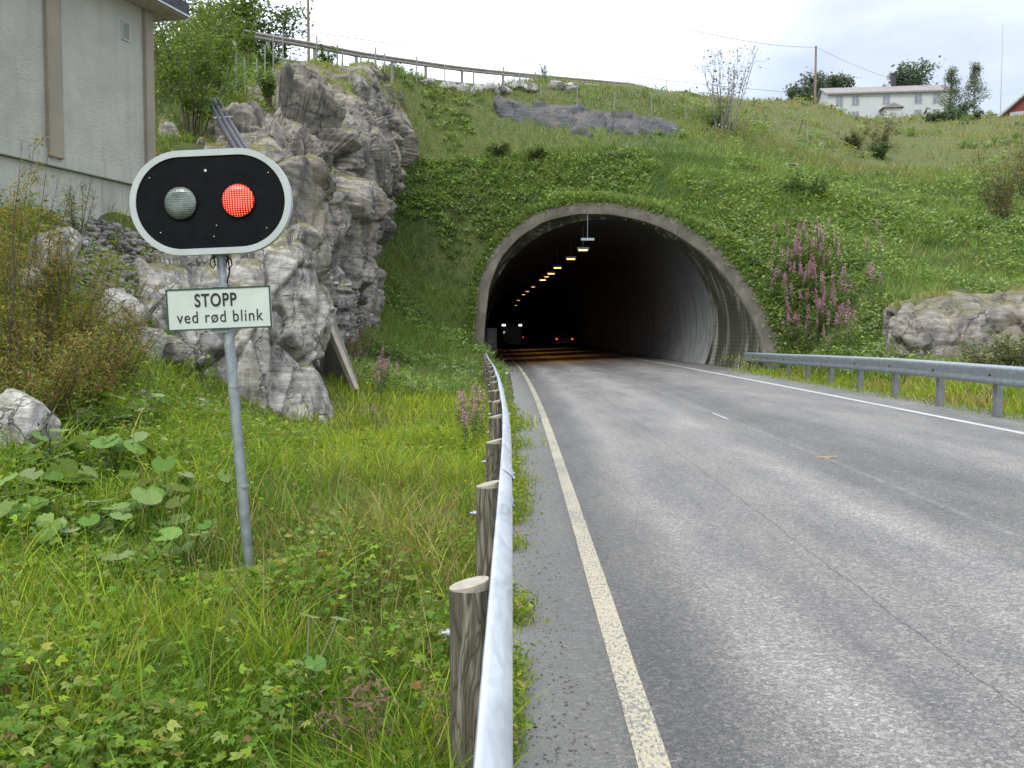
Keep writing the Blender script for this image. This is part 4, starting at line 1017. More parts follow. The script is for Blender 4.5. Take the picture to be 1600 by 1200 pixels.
def upole(px, ytop, D, r, label, m=None, name="utility_pole", cat="pole", taper=.75):
    t = P(px, ytop, D); z0 = Hp(t[0], t[1]) - .5
    o = MB().tube([(0, 0, 0), (0, 0, t[2] - z0)], [r, r * taper], 10).build(name, m or M['polewood'], None, (t[0], t[1], z0))
    tag(o, label, cat); return Vector(t)
u1 = upole(481, -40, 50, .085, "tall brown utility pole beyond the hilltop guardrail at the upper left")
u2 = upole(1275, 72, 98, .13, "dark utility pole standing on the ridge left of the white farmhouse")
upole(1567, 36, 124, .07, "tall white flagpole between the two birches and the red barn", M['rim'], "flagpole", "flagpole", .5)
def wire(a, b_, sag, label):
    a, b_ = Vector(a), Vector(b_); c = a
    pts = [a.lerp(b_, t) - c - Vector((0, 0, sag * 4 * t * (1 - t))) for t in np.linspace(0, 1, 25)]
    tag(MB().tube(pts, .016, 4).build("power_line", M['darkmetal'], None, c), label, "power line")
wire(P(500, 52, 50), P(1480, 150, 150), 1.2, "long thin power line sagging from upper left across the ridge")
wire(P(1078, 46, 60), u2 - Vector((0, 0, .1)), .3, "power line coming in high to the top of the ridge pole")
wire(u2 - Vector((0, 0, .1)), P(1470, 138, 141), .8, "power line from the ridge pole down to the farmhouse roof")

# ------------------------------------------------------------------ farmhouse and barn far up the hill
M['white'] = simple("white painted boards", (.46, .47, .46), (.56, .57, .56), 3, .6, .2, 0, (4, 4, .3))
M['roofslate'] = simple("brown grey roof sheeting", (.20, .185, .17), (.32, .30, .28), 3, .8, .3)
M['winglass'] = simple("dark window glass", (.18, .20, .23), (.28, .31, .34), 2, .15, 0)
M['redboard'] = simple("red barn boards", (.17, .035, .03), (.25, .06, .05), 3, .75, .2, 0, (5, 5, .3))
M['trimgreen'] = simple("muted window trim", (.38, .40, .38), (.48, .50, .47), 3, .6, 0)
hx0, hx1, hy = 45.2, 62.1, 137.0
hs = empty("farmhouse", (53.6, 141, 30.4), "long white two storey farmhouse with brown roof on the hilltop", "house", rz=-.12)
W2, D2 = 8.45, 4.0; ez, rz_ = 5.05, 6.55
MB().box((0, 0, ez / 2 - .7), (W2 * 2, D2 * 2, ez + 1.4)).add([(-W2, -D2, ez), (W2, -D2, ez), (W2, D2, ez), (-W2, D2, ez), (-W2, 0, rz_), (W2, 0, rz_)], [(0, 3, 4), (1, 5, 2), (0, 4, 5, 1), (3, 2, 5, 4)]).build("wall", M['white'], hs)
b = MB()
for s in (-1, 1):
    b.add([(-W2 - .35, s * (D2 + .4), ez - .22), (W2 + .35, s * (D2 + .4), ez - .22), (W2 + .35, 0, rz_ + .02), (-W2 - .35, 0, rz_ + .02), (-W2 - .35, s * (D2 + .4), ez + .0), (W2 + .35, s * (D2 + .4), ez + .0), (W2 + .35, 0, rz_ + .24), (-W2 - .35, 0, rz_ + .24)],
          [(0, 1, 2, 3), (4, 5, 6, 7), (0, 1, 5, 4), (1, 2, 6, 5), (0, 3, 7, 4)])
rf = b.build("roof", M['roofslate'], hs)
MB().box((1.55, .2, 7.6), (.6, .6, 2.1)).box((1.55, .2, 8.55), (.75, .75, .14)).build("chimney", M['darkmetal'], rf)
def hwin(x, z, w_=.95, h_=1.25, parent=hs, y=-D2):
    f = MB().box((x, y - .03, z), (w_ + .18, .05, h_ + .2)).build("window", M['trimgreen'], parent)
    MB().box((x - w_ / 4, y - .06, z), (w_ / 2 - .05, .02, h_)).box((x + w_ / 4, y - .06, z), (w_ / 2 - .05, .02, h_)).build("pane", M['winglass'], f)
def hx(px): return (px - 800) / 1500 * 137 - 53.4
for px in (1310, 1334, 1380, 1427, 1454): hwin(hx(px), 4.0)
for px in (1427, 1454): hwin(hx(px), 1.8)
hwin(hx(1334), 1.8); hwin(hx(1310), 1.8)
px_ = MB().box((hx(1385), -D2 - .9, .8), (2.2, 1.8, 3.2)).build("porch", M['white'], hs)
x = hx(1385); b = MB().add([(x - 1.5, -D2 - 2.1, 2.45), (x + 1.5, -D2 - 2.1, 2.45), (x, -D2 - 2.1, 3.1), (x - 1.5, -D2, 2.45), (x + 1.5, -D2, 2.45), (x, -D2, 3.1)], [(0, 1, 2), (0, 2, 5, 3), (1, 4, 5, 2), (0, 3, 4, 1)]).build("porch_roof", M['roofslate'], px_)
MB().box((x, -D2 - 1.83, 1.0), (.9, .04, 2.0)).build("porch_door", M['trimgreen'], px_)
bn = empty("barn", (62, 112, 28), "dark red barn with pale roof edge at the right edge of the hilltop", "barn", rz=-.47)
def bp(px, py): q = P(px, py, 112); return ((q[0] - 62) * .86, q[2] - 28)
g_ = [bp(1556, 215), bp(1556, 178), bp(1600, 146), bp(1650, 106), bp(1740, 170), bp(1740, 215)]
MB().prism(g_, 0, 18).build("wall", M['redboard'], bn)
b = MB(); r1 = [bp(1543, 184), bp(1600, 142), bp(1650, 101), bp(1650, 105), bp(1600, 147), bp(1545, 189)]
b.prism(r1, -.5, 18.5); b.build("roof", M['roofslate'], bn)
MB().prism([bp(1543, 183), bp(1600, 141), bp(1650, 100), bp(1650, 104), bp(1600, 145), bp(1544, 187)], -.62, -.5).build("bargeboard", M['white'], bn)
MB().box((bp(1588, 176)[0], -.04, bp(1588, 176)[1]), (1.6, .06, .9)).build("window", M['trimgreen'], bn)

# ------------------------------------------------------------------ things inside the tunnel
def vehicle(name, loc, rz, label, cat, w_, h_, l_, colr, tails=True, van=False):
    e = empty(name, loc, label, cat, None, rz)
    m = simple(name + " paint", tuple(c * .8 for c in colr), colr, 3, .35, 0)
    hw = w_ / 2
    if van: prof_ = [(0, .35), (0, h_), (l_ * .75, h_), (l_ * .86, h_ * .62), (l_, h_ * .52), (l_, .35)]
    else: prof_ = [(0, .35), (.02, h_ * .62), (.28, h_ * .68), (.75, h_), (l_ * .55, h_), (l_ * .72, h_ * .68), (l_ * .97, h_ * .58), (l_, .35)]
    n = len(prof_); vs = [(-hw, y, z) for y, z in prof_] + [(hw, y, z) for y, z in prof_]
    vs = [(x * (.82 if z > h_ * .8 and not van else 1), y, z) for x, y, z in vs]
    body = MB().add(vs, [tuple(range(n)), tuple(range(2 * n - 1, n - 1, -1))] + [(i, i + n, (i + 1) % n + n, (i + 1) % n) for i in range(n)]).build("body", m, e)
    md = body.modifiers.new("bevel", 'BEVEL'); md.width = .06; md.segments = 3
    for sx_ in (-1, 1):
        for y in (l_ * .18, l_ * .8):
            wh = MB().tube([(sx_ * (hw - .2), y, .32), (sx_ * (hw + .01), y, .32)], .32, 20).build("wheel", M['blackplastic'], e)
            MB().tube([(sx_ * (hw + .0), y, .32), (sx_ * (hw + .02), y, .32)], .18, 14).build("rim", M['galvdull'], wh)
    if tails:
        for sx_ in (-1, 1): MB().box((sx_ * (hw - .14), -.02, h_ * .55), (.18, .06, .16)).build("tail_light", M['taillight'], e)
        MB().box((0, .42 if not van else -.01, h_ * .83), (w_ * .66, .04, h_ * .22), Matrix.Rotation(0 if van else -.85, 3, 'X')).build("rear_window", M['winglass'], e)
        MB().box((0, -.03, h_ * .36), (.5, .03, .11)).build("number_plate", M['rim'], e)
    return e
q = P(882, 552, 90)
vehicle("car", (q[0], 90, float(zroad(q[0], 90))), .03, "dark car driving away with two lit red tail lights in the tunnel", "car", 1.74, 1.45, 4.2, (.04, .045, .055))
vehicle("car", (P(810, 540, 150)[0], 150, float(zroad(.9, 150))), .02, "farther car with small red tail lights deep in the tunnel", "car", 1.72, 1.45, 4.2, (.06, .05, .05))
vn = vehicle("service_van", (P(800, 540, 97)[0] + .0, 97, float(zroad(0, 97))), 0, "dark service van with two bright blue white beacons in the tunnel", "van", 1.9, 2.25, 5, (.10, .10, .11), False, True)
for sx_ in (-.84, .84):
    MB().tube([(sx_, .3, 2.25), (sx_, .3, 2.42)], .17 if sx_ < 0 else .15, 12).build("beacon", M['bluelamp'], vn)
MB().box((-.75, -.03, 1.6), (.16, .05, .16)).build("work_lamp", M['whitelamp'], vn)
MB().box((0, -.03, .75), (1.5, .04, .1)).build("bumper", M['galvpost'], vn)
cb = empty("wall_cabinet", (P(770, 540, 60)[0] - .05, 60, -.05), "pale grey tall cabinet standing by the left wall just inside the tunnel", "cabinet")
MB().box((0, 0, 1.15), (.62, .4, 1.6)).build("cabinet_body", M['panel'], cb)
for z in (.75, 1.15, 1.55): MB().box((.0, -.21, z), (.5, .02, .34)).build("cabinet_door", M['rim'], cb)
MB().box((0, 0, .17), (.5, .34, .4)).build("cabinet_foot", M['slabc'], cb)
# person standing in the tunnel
pm = simple("pale work jacket", (.22, .24, .17), (.33, .35, .25), 6, .8, .1); tr_ = simple("dark trousers", (.03, .03, .035), (.05, .05, .055), 6, .8, .1)
m_, nt_, bs_ = mat("skin"); bs_.inputs["Base Color"].default_value = (.45, .28, .20, 1); skin = m_
def person(loc, rz, label):
    J = {'pel': (0, 0, .95, .14), 'spine': (0, 0, 1.15, .13), 'chest': (0, 0, 1.36, .16), 'neck': (0, 0, 1.50, .06), 'head': (0, -.01, 1.60, .085), 'top': (0, 0, 1.70, .08),
         'lsh': (-.18, 0, 1.43, .065), 'lel': (-.26, .02, 1.15, .048), 'lwr': (-.27, -.05, .90, .035), 'lha': (-.27, -.08, .81, .035),
         'rsh': (.18, 0, 1.43, .065), 'rel': (.27, .01, 1.16, .048), 'rwr': (.24, -.12, .94, .035), 'rha': (.22, -.16, .87, .035),
         'lhip': (-.10, 0, .88, .095), 'lkn': (-.12, -.02, .50, .065), 'lan': (-.13, .02, .10, .045), 'lto': (-.14, -.14, .04, .04),
         'rhip': (.10, 0, .88, .095), 'rkn': (.13, .01, .50, .065), 'ran': (.15, .05, .10, .045), 'rto': (.16, -.11, .04, .04)}
    E_ = [('pel', 'spine'), ('spine', 'chest'), ('chest', 'neck'), ('neck', 'head'), ('head', 'top'), ('chest', 'lsh'), ('lsh', 'lel'), ('lel', 'lwr'), ('lwr', 'lha'), ('chest', 'rsh'), ('rsh', 'rel'), ('rel', 'rwr'), ('rwr', 'rha'),
          ('pel', 'lhip'), ('lhip', 'lkn'), ('lkn', 'lan'), ('lan', 'lto'), ('pel', 'rhip'), ('rhip', 'rkn'), ('rkn', 'ran'), ('ran', 'rto')]
    ks = list(J); me = bpy.data.meshes.new("person"); me.from_pydata([J[k][:3] for k in ks], [(ks.index(a), ks.index(b_)) for a, b_ in E_], [])
    o = bpy.data.objects.new("person", me); col.objects.link(o)
    o.modifiers.new("skin", 'SKIN'); 
    for i, k in enumerate(ks): me.skin_vertices[0].data[i].radius = (J[k][3],) * 2; me.skin_vertices[0].data[i].use_root = k == 'pel'
    sb = o.modifiers.new("sub", 'SUBSURF'); sb.levels = 2; sb.render_levels = 2
    dg = bpy.context.evaluated_depsgraph_get(); dg.update(); m2 = bpy.data.meshes.new_from_object(o.evaluated_get(dg)); bpy.data.objects.remove(o)
    m2.name = "person"; m2.materials.clear()
    for mm in (pm, tr_, skin): m2.materials.append(mm)
    for p_ in m2.polygons:
        c = p_.center; p_.material_index = 2 if c.z > 1.52 or (abs(c.x) > .19 and c.z < .93 and c.z > .75 and abs(c.x) > .2) else (0 if c.z > .90 else 1)
    o = bpy.data.objects.new("person", m2); col.objects.link(o); o.location = loc; o.rotation_euler = (0, 0, rz)
    return tag(o, label, "person")
q = P(789, 546, 84); person((q[0], 84, float(zroad(q[0], 84)) + .0), .3, "person in a pale jacket and dark trousers standing inside the tunnel's left side")
# ------------------------------------------------------------------ vegetation
def palette(n, cols, var=.18, w_=None):
    cols = np.array(cols); k = rng.choice(len(cols), n, p=w_) if w_ is not None else rng.integers(0, len(cols), n)
    c = cols[k] * (1 + rng.normal(0, var, (n, 1))) * (1 + rng.normal(0, var * .35, (n, 3))); return np.clip(c, .005, .9)
def blades(pos, h, w_, bend, colr, segs=2):
    n = len(pos); a = rng.uniform(0, 2 * PI, n); la = rng.uniform(0, 2 * PI, n)
    side = np.stack([np.cos(a), np.sin(a), 0 * a], 1); ld = np.stack([np.cos(la), np.sin(la), 0 * a], 1)
    h = np.asarray(h)[:, None]; w_ = np.asarray(w_)[:, None]; bend = np.asarray(bend)[:, None]; up = np.array([0, 0, 1.])
    rows = []
    for t, ww in ((0, .8), (.5, 1.0), (.82, .6), (1, .08)) if segs == 3 else ((0, .8), (.55, .9), (1, .10)):
        c = pos + up * h * (t - .35 * bend * t * t) + ld * h * bend * t ** 2
        rows += [c - side * w_ * ww / 2, c + side * w_ * ww / 2]
    m_ = len(rows); V = np.stack(rows, 1).reshape(-1, 3); b = (np.arange(n) * m_)[:, None]
    F_ = np.concatenate([b + np.array([[2 * s, 2 * s + 1, 2 * s + 3, 2 * s + 2]]) for s in range(m_ // 2 - 1)], 0)
    shade = np.linspace(.75, 1.1, m_ // 2).repeat(2)
    C = (colr[:, None] * np.ones((1, m_, 1))).reshape(-1, 3)
    return V, F_, C
# leaf templates (quads)
def lobed(n, spread, ln, wd):
    v = []; f = []
    for k in range(n):
        a = (k - (n - 1) / 2) * spread; d = np.array([math.cos(a), math.sin(a), 0]); s = np.array([-d[1], d[0], 0]); l = ln * (1 - .22 * abs(k - (n - 1) / 2))
        b = len(v); v += [d * .0, d * l * .55 - s * wd + [0, 0, .05], d * l + [0, 0, -.12], d * l * .55 + s * wd + [0, 0, .05]]; f.append((b, b + 1, b + 2, b + 3))
    return np.array(v), np.array(f)
LOB5 = lobed(5, .62, 1, .15); LOB3 = lobed(3, .8, 1, .24)
DIA = (np.array([(0, 0, 0), (.5, -.26, .07), (1, 0, -.06), (.5, .26, .07)]), np.array([(0, 1, 2, 3)]))
LANCE = (np.array([(0, 0, 0), (.45, -.11, .05), (1, 0, -.14), (.45, .11, .05)]), np.array([(0, 1, 2, 3)]))
def leafrot(n, tilt0, tilt1):
    """leaf long axis +x raised/lowered, random heading"""
    a = rng.uniform(0, 2 * PI, n); t = rng.uniform(tilt0, tilt1, n); r = rng.normal(0, .45, n)
    ca, sa, ct, st, cr_, sr = np.cos(a), np.sin(a), np.cos(t), np.sin(t), np.cos(r), np.sin(r); z = np.zeros(n); o = np.ones(n)
    Rz = np.stack([ca, -sa, z, sa, ca, z, z, z, o], 1).reshape(-1, 3, 3); Ry = np.stack([ct, z, -st, z, o, z, st, z, ct], 1).reshape(-1, 3, 3); Rx = np.stack([o, z, z, z, cr_, -sr, z, sr, cr_], 1).reshape(-1, 3, 3)
    return Rz @ Ry @ Rx
def stuff(name, parts, label, m=None):
    V, F_, C = joinm(parts); o = link(name, npmesh(name, V, F_, C), m or M['foliage']); return tag(o, label, kind="stuff")
def onground(x, y, dz=0): return np.stack([x, y, Hs(x, y) + dz], 1)
def near_rock(x, y):     # True where a cliff stands
    a = sdist(x, y, lineA); b_ = sdist(x, y, lineB)
    return ((a > -.35) & (a < 1.3) & (y > 15.5) & (y < 39)) | ((b_ > -.6) & (b_ < 1.6) & (y > 22.5) & (y < 45) & (x > -8.6))
BR, MG, DG, YG, DRY, RED = (.25, .36, .024), (.135, .25, .024), (.07, .15, .02), (.39, .46, .04), (.42, .35, .13), (.20, .105, .05)

# --- near meadow on the left of the guardrail
def meadow_pts(n, y0, y1, power=1.0):
    u = rng.random(n); y = y0 * (y1 / y0) ** (u ** power); half = .60
    x = -.18 - rng.random(n) ** 1.15 * (y * .85 + 2.2)
    x = np.minimum(x, np.interp(y, ys, sm[:, 0]) - .05)
    k = ~near_rock(x, y); return x[k], y[k]
parts = []
x, y = meadow_pts(290000, 1.6, 26); n = len(x); dist = np.hypot(x, y)
pch = vnoise(x, y, .9, 41) + .6 * vnoise(x, y, .28, 42); dry = vnoise(x, y, 1.6, 43) + .5 * vnoise(x, y, .5, 44)
# brighter, shorter sward farther out; drier band near the pole foot
dryb = np.exp(-((y - 7.2) / 1.6) ** 2 - ((x + .9) / 1.1) ** 2) * .7 + np.exp(-((y - 5.2) / 1.2) ** 2 - ((x + .8) / .6) ** 2) * .35
far = sst(8, 13, y)
c = np.where((pch > .05)[:, None], palette(n, [BR, YG, MG]), palette(n, [MG, MG, DG, BR]))
c = c * (1 - far[:, None] * .75) + palette(n, [YG, (.37, .44, .035), (.30, .39, .028)]) * far[:, None] * .75
isd = rng.random(n) < np.clip(.03 + .45 * (dry - .15) + dryb * .8, .02, .7); c[isd] = palette(isd.sum(), [DRY, (.26, .24, .07), (.22, .18, .07)])
polef = np.exp(-((x - SX) / .35) ** 2 - ((y - 6.0) / .7) ** 2)
h = (1 - .75 * polef) * np.clip(rng.gamma(6, .040, n) * (1 + .8 * pch), .07, .6) * np.where(far > .5, .8, 1); h[isd] *= 1.1
parts.append(blades(onground(x, y, -.02), h, (.0035 + .0007 * dist) * rng.uniform(.6, 1.4, n), rng.uniform(.15, 1.0, n), c, 3))
# tall fine seed stalks
x, y = meadow_pts(7000, 2.6, 20); n = len(x); k = rng.random(n) < .05 + .5 * np.exp(-((y - 7.2) / 2.0) ** 2 - ((x + 1.2) / 1.5) ** 2); x, y = x[k], y[k]; n = len(x)
parts.append(blades(onground(x, y), rng.uniform(.35, .75, n), .0022 + .0005 * y, rng.uniform(.1, .5, n), palette(n, [DRY, (.30, .20, .10), (.22, .22, .07)]), 3))
pos = onground(x, y); pos[:, 2] += rng.uniform(.3, .6, n); 
for _ in range(3): parts.append(scatter(*LANCE, pos + rng.normal(0, .03, (n, 3)), leafrot(n, .6, 1.5), .012 + .014 * rng.random(n), palette(n, [(.34, .26, .14), (.30, .21, .12), DRY])))
stuff("grass", parts, "long green and straw coloured grass left of the guardrail")
parts = []
x, y = meadow_pts(150000, 1.6, 17, .8); n = len(x)
pl = vnoise(x, y, 1.1, 51) + .5 * vnoise(x, y, .3, 52); k = rng.random(n) < np.clip(.62 + 1.5 * pl - .7 * sst(4.5, 8, y) * (x > -2.6) - .25 * (x > -.8), .03, 1); x, y, pl = x[k], y[k], pl[k]; n = len(x)
p0 = onground(x, y); p0[:, 2] += rng.uniform(.05, .36, n) * (1 + .5 * pl) * (1 - .8 * np.exp(-((x - SX) / .35) ** 2 - ((y - 6.0) / .7) ** 2))
hl_ = n // 2; cc = palette(n, [MG, (.10, .21, .025), (.15, .25, .035), BR, (.24, .30, .07)], .2); yl = rng.random(n) < .05; cc[yl] = palette(yl.sum(), [(.32, .30, .05), (.25, .14, .05)])
s_ = (.024 + .042 * rng.random(n)) * (.8 + .03 * y)
parts.append(scatter(*LOB5, p0[:hl_], leafrot(hl_, -.5, .5), s_[:hl_], cc[:hl_])); parts.append(scatter(*LOB3, p0[hl_:], leafrot(n - hl_, -.6, .6), s_[hl_:] * .9, cc[hl_:]))
stuff("ground_cover", parts, "low jagged leaved plants covering the ground left of the guardrail")
# verge tufts between rail and road, right verge
parts = []
n = 9000; y = 3.5 * (36 / 3.5) ** rng.random(n); ed = np.interp(y, [3, 8, 14, 22, 36], [.02, .10, .22, .16, .1]); x = np.interp(y, ys, sm[:, 0]) + .03 + np.abs(rng.normal(0, 1, n)) * ed * (.35 + 1.3 * np.clip(vnoise(0 * y, y, .8, 61) + .3, 0, 1))
k = (vnoise(y * 0, y, .55, 62) + .1 * rng.normal(size=n) + (y > 7) * .22 + (y > 12) * .3 > .02) ; x, y = x[k], y[k]; n = len(x)
c = palette(n, [BR, YG, MG, DRY], .2, [.35, .3, .2, .15]); rd = (rng.random(n) < .5) & (y > 26); c[rd] = palette(rd.sum(), [RED, (.28, .16, .08)])
parts.append(blades(np.stack([x, y, np.full(n, -.02)], 1), np.clip(rng.gamma(4, .03, n), .03, .4) * np.interp(y, [3, 10, 16], [.35, .8, 1.2]), .004 + .0006 * y, rng.uniform(.2, 1, n), c, 2))
m_ = rng.random(n) < .35; parts.append(scatter(*LOB3, np.stack([x[m_], y[m_], rng.uniform(0, .12, m_.sum())], 1), leafrot(m_.sum(), -.4, .6), .02 + .0022 * y[m_], c[m_]))
n = 22000; y = 9 * (36 / 9) ** rng.random(n); x = cshift(y) + rng.uniform(7.25, 9.6, n); c = palette(n, [BR, YG, MG, DRY], .2, [.4, .3, .2, .1]); dr_ = vnoise(x, y, 1.2, 64) > .2; c[dr_] = palette(dr_.sum(), [DRY, YG, RED], .2, [.4, .4, .2]); k = Hs(x, y) < zroad(x, y) + .45; x, y, c = x[k], y[k], c[k]; n = len(x)
hh = np.clip(rng.gamma(4, .05, n), .05, .45) * np.clip((x - cshift(y) - 7.15) * 1.3, .12, 1)
parts.append(blades(onground(x, y), hh, .006 + .0006 * y, rng.uniform(.2, 1, n), c, 2))
stuff("grass", parts, "grass tufts on the verges of the road")

# --- hillside cover
def hill_pts(n, pxr, pyr):
    px = rng.uniform(*pxr, n); py = rng.uniform(*pyr, n); dd = np.stack([pdir(a, b_) for a, b_ in zip(px[:1], py[:1])])
    return px, py
def hill_sample(n, x0, x1, y0, y1, pw):
    """ground points, denser near the road, kept off road, portal and cliffs"""
    y = y0 * (y1 / y0) ** (rng.random(n) ** pw); x = x0 + (x1 - x0) * rng.random(n)
    x = np.where(rng.random(n) < .0, x, x)
    return x, y
def keep(x, y):
    lim = (x > -y * .75 - 2) & (x < y * .68 + 4)
    z = Hs(x, y); zp = planeZ(x, y); inside = (in_poly(x, zp, off_poly(.50)) & (np.abs(z - zp) < 1.2)) | (in_poly(x, z, off_poly(.55)) & (y > planeY(x, z) - 1.0))
    xr = x - cshift(y); road_ = (xr > -.35) & (xr < 8.8) & (z < zroad(x, y) + .12)
    sl = (in_slab(x, y))
    bl_ = (np.abs((x - bc.x) * WN.x + (y - bc.y) * WN.y + 4) < 4.2) & (y < 20.3)
    hsx = (np.abs(x - 53.6) < 9) & (np.abs(y - 141) < 5)
    return lim & ~inside & ~road_ & ~near_rock(x, y) & ~sl & ~bl_ & ~hsx
_sl = QD.reshape(-1, 3); _sx = np.array([_sl[:, 0].min(), _sl[:, 0].max()])
_so = np.argsort(_sl[:, 0]); _bx = np.linspace(_sx[0], _sx[1], 30)
_sy0 = np.array([_sl[np.abs(_sl[:, 0] - b_) < .6][:, 1].min() for b_ in _bx]); _sy1 = np.array([_sl[np.abs(_sl[:, 0] - b_) < .6][:, 1].max() for b_ in _bx])
def in_slab(x, y): return (x > _sx[0] + .3) & (x < _sx[1] - .3) & (y > np.interp(x, _bx, _sy0) + .95) & (y < np.interp(x, _bx, _sy1) - .9)
def in_cliffC(x, y): return (x > 10.0) & (y > 22.6) & (y < 29.5) & (x - 10 > (y - 23.5) * -.1) & (y < 25.5 + (x - 10) * .5)
def region(n, xr, yr, pw=1.0, extra=True):
    x, y = hill_sample(n, *xr, *yr, pw); k = keep(x, y) & ~in_cliffC(x, y); return x[k], y[k]
HG, HB, HD = (.185, .30, .07), (.27, .365, .095), (.125, .22, .06)
TAN, OCH, MAU = (.36, .30, .15), (.30, .29, .08), (.30, .21, .14)
parts = []
for (N_, xr, yr) in [(240000, (-9, 36), (22, 62)), (45000, (-16, -5), (22, 50)), (90000, (5, 85), (50, 150)), (14000, (-16, -5), (14, 27)), (150000, (-8, 14), (33, 50)), (60000, (8, 32), (24, 44)), (22000, (8.6, 24), (6, 30))]:
    x, y = region(N_, xr, yr); n = len(x); dist = np.hypot(x, y)
    f = sst(46, 72, y + 4 * vnoise(x, y, 4, 71)); g1 = vnoise(x, y, 2.2, 72) + .5 * vnoise(x, y, .7, 73)
    c = np.where((g1 > .0)[:, None], palette(n, [HG, HB, HB, (.13, .19, .03)]), palette(n, [HG, HD, (.055, .12, .035)]))
    ff = rng.random(n) < f * .75 + .06 + .35 * np.clip(vnoise(x, y, 3, 74), 0, 1); c[ff] = palette(ff.sum(), [TAN, OCH, OCH, MAU])
    h = np.clip(rng.gamma(6, .05, n) * (1 + .8 * g1), .1, .9) * np.interp(dist, [25, 60, 140], [1, 1.1, 1.3])
    edge = dist_profile(x, planeZ(x, y)); h = np.where(edge < 1.1, h * .8, h)
    parts.append(blades(onground(x, y, -.05), h, (.008 + .00042 * dist) * rng.uniform(.6, 1.4, n), rng.uniform(.2, 1.0, n), c, 2))
stuff("grass", parts, "rough green and tan grass covering the hillside")
parts = []
for (N_, xr, yr, big) in [(9000, (-9, 30), (22, 56), 1.0), (1500, (-16, -6), (20, 46), 1), (4200, (-7, 13), (33, 50), .8), (4000, (9, 28), (25, 45), 1.0), (2600, (8, 70), (55, 130), 1.6)]:
    x, y = region(N_, xr, yr); n = len(x)
    dens = vnoise(x, y, 3.0, 81) + .5 * vnoise(x, y, 1, 82) + np.where((x > 8) & (y < 44), .22, 0) - .25 * (y > 50)
    k = dens > -.05; x, y, dens = x[k], y[k], dens[k]; n = len(x)
    rad = rng.uniform(.16, .45, n) * (1 + dens) * big; per = 26; base_c = palette(n, [HG, HB, HB, (.11, .20, .05), (.16, .23, .09), (.24, .29, .07)], .15)
    ln = rng.random(n) < .12; base_c[ln] = palette(ln.sum(), [(.24, .31, .14), (.27, .32, .15)])
    cpos = np.repeat(onground(x, y), per, 0); rr_ = np.repeat(rad, per); q = rng.normal(size=(n * per, 3)); q /= np.linalg.norm(q, axis=1)[:, None]; q[:, 2] = np.abs(q[:, 2]); q *= (rng.random(n * per) ** .4)[:, None]
    pos = cpos + q * rr_[:, None] * [1, 1, 1.15]
    dist = np.hypot(pos[:, 0], pos[:, 1]); cc = np.repeat(base_c, per, 0) * (1 + rng.normal(0, .16, (n * per, 1)))
    parts.append(scatter(*DIA, pos, leafrot(n * per, -.5, .9), (.05 + .0024 * dist) * rng.uniform(.6, 1.5, n * per), np.clip(cc, .01, 1)))
stuff("undergrowth", parts, "leafy undergrowth on the bank around the tunnel")
# long grass hanging over the crown of the portal ring
parts = []; n = 5200; t_ = rng.uniform(.0, 1, n); ii = (t_ * (n_ - 1)).astype(int); dd = rng.uniform(-.10, .35, n)
q = outp[ii] + pnorm[ii] * dd[:, None]; pos = np.stack([q[:, 0], planeY(q[:, 0], q[:, 1]) - .18, q[:, 1]], 1)
parts.append(blades(pos, rng.uniform(.12, .42, n), np.full(n, .028), rng.uniform(.5, 1.5, n), palette(n, [HG, HB, HD, OCH]), 2))
parts.append(scatter(*DIA, pos + rng.normal(0, .1, (n, 3)), leafrot(n, -.9, .9), .07 + .09 * rng.random(n), palette(n, [HG, HB, HD])))
stuff("grass", parts, "grass and leaves overhanging the edge of the tunnel portal")
# moss and grass tufts on the cliff ledges
def ledge_tufts(Q, n, col_, smin, h0, h1):
    k = rng.integers(0, len(Q), n * 6); q = Q[k]; d = vnoise(q[:, 0] + q[:, 2], q[:, 1], .9, 91); q = q[d > .18][:n]; m_ = len(q)
    return blades(q + rng.normal(0, .04, (m_, 3)) - [0, 0, .05], rng.uniform(h0, h1, m_), np.full(m_, .02), rng.uniform(.3, 1.2, m_), palette(m_, col_), 2)
parts = []
def rows_top(Q, nv, f0): A = Q.reshape(-1, nv, 3); return A[:, int(nv * f0):].reshape(-1, 3)
tB = rows_top(QB, NV[5], .70); tA = rows_top(QA, NV[3], .80); tC = rows_top(QC, NV[9], .62)
parts.append(ledge_tufts(tB, 9000, [OCH, YG, (.24, .20, .05), HG], 0, .08, .35)); parts.append(ledge_tufts(tA, 2200, [OCH, YG, HG], 0, .06, .2)); parts.append(ledge_tufts(tC, 3500, [OCH, TAN, HB], 0, .08, .28))
parts.append(ledge_tufts(QB, 1800, [HG, YG, OCH], 0, .08, .25)); parts.append(ledge_tufts(rows_top(QA, NV[3], 0), 500, [HG, YG], 0, .06, .2))
stuff("grass", parts, "dry tufts of grass on the rock ledges")

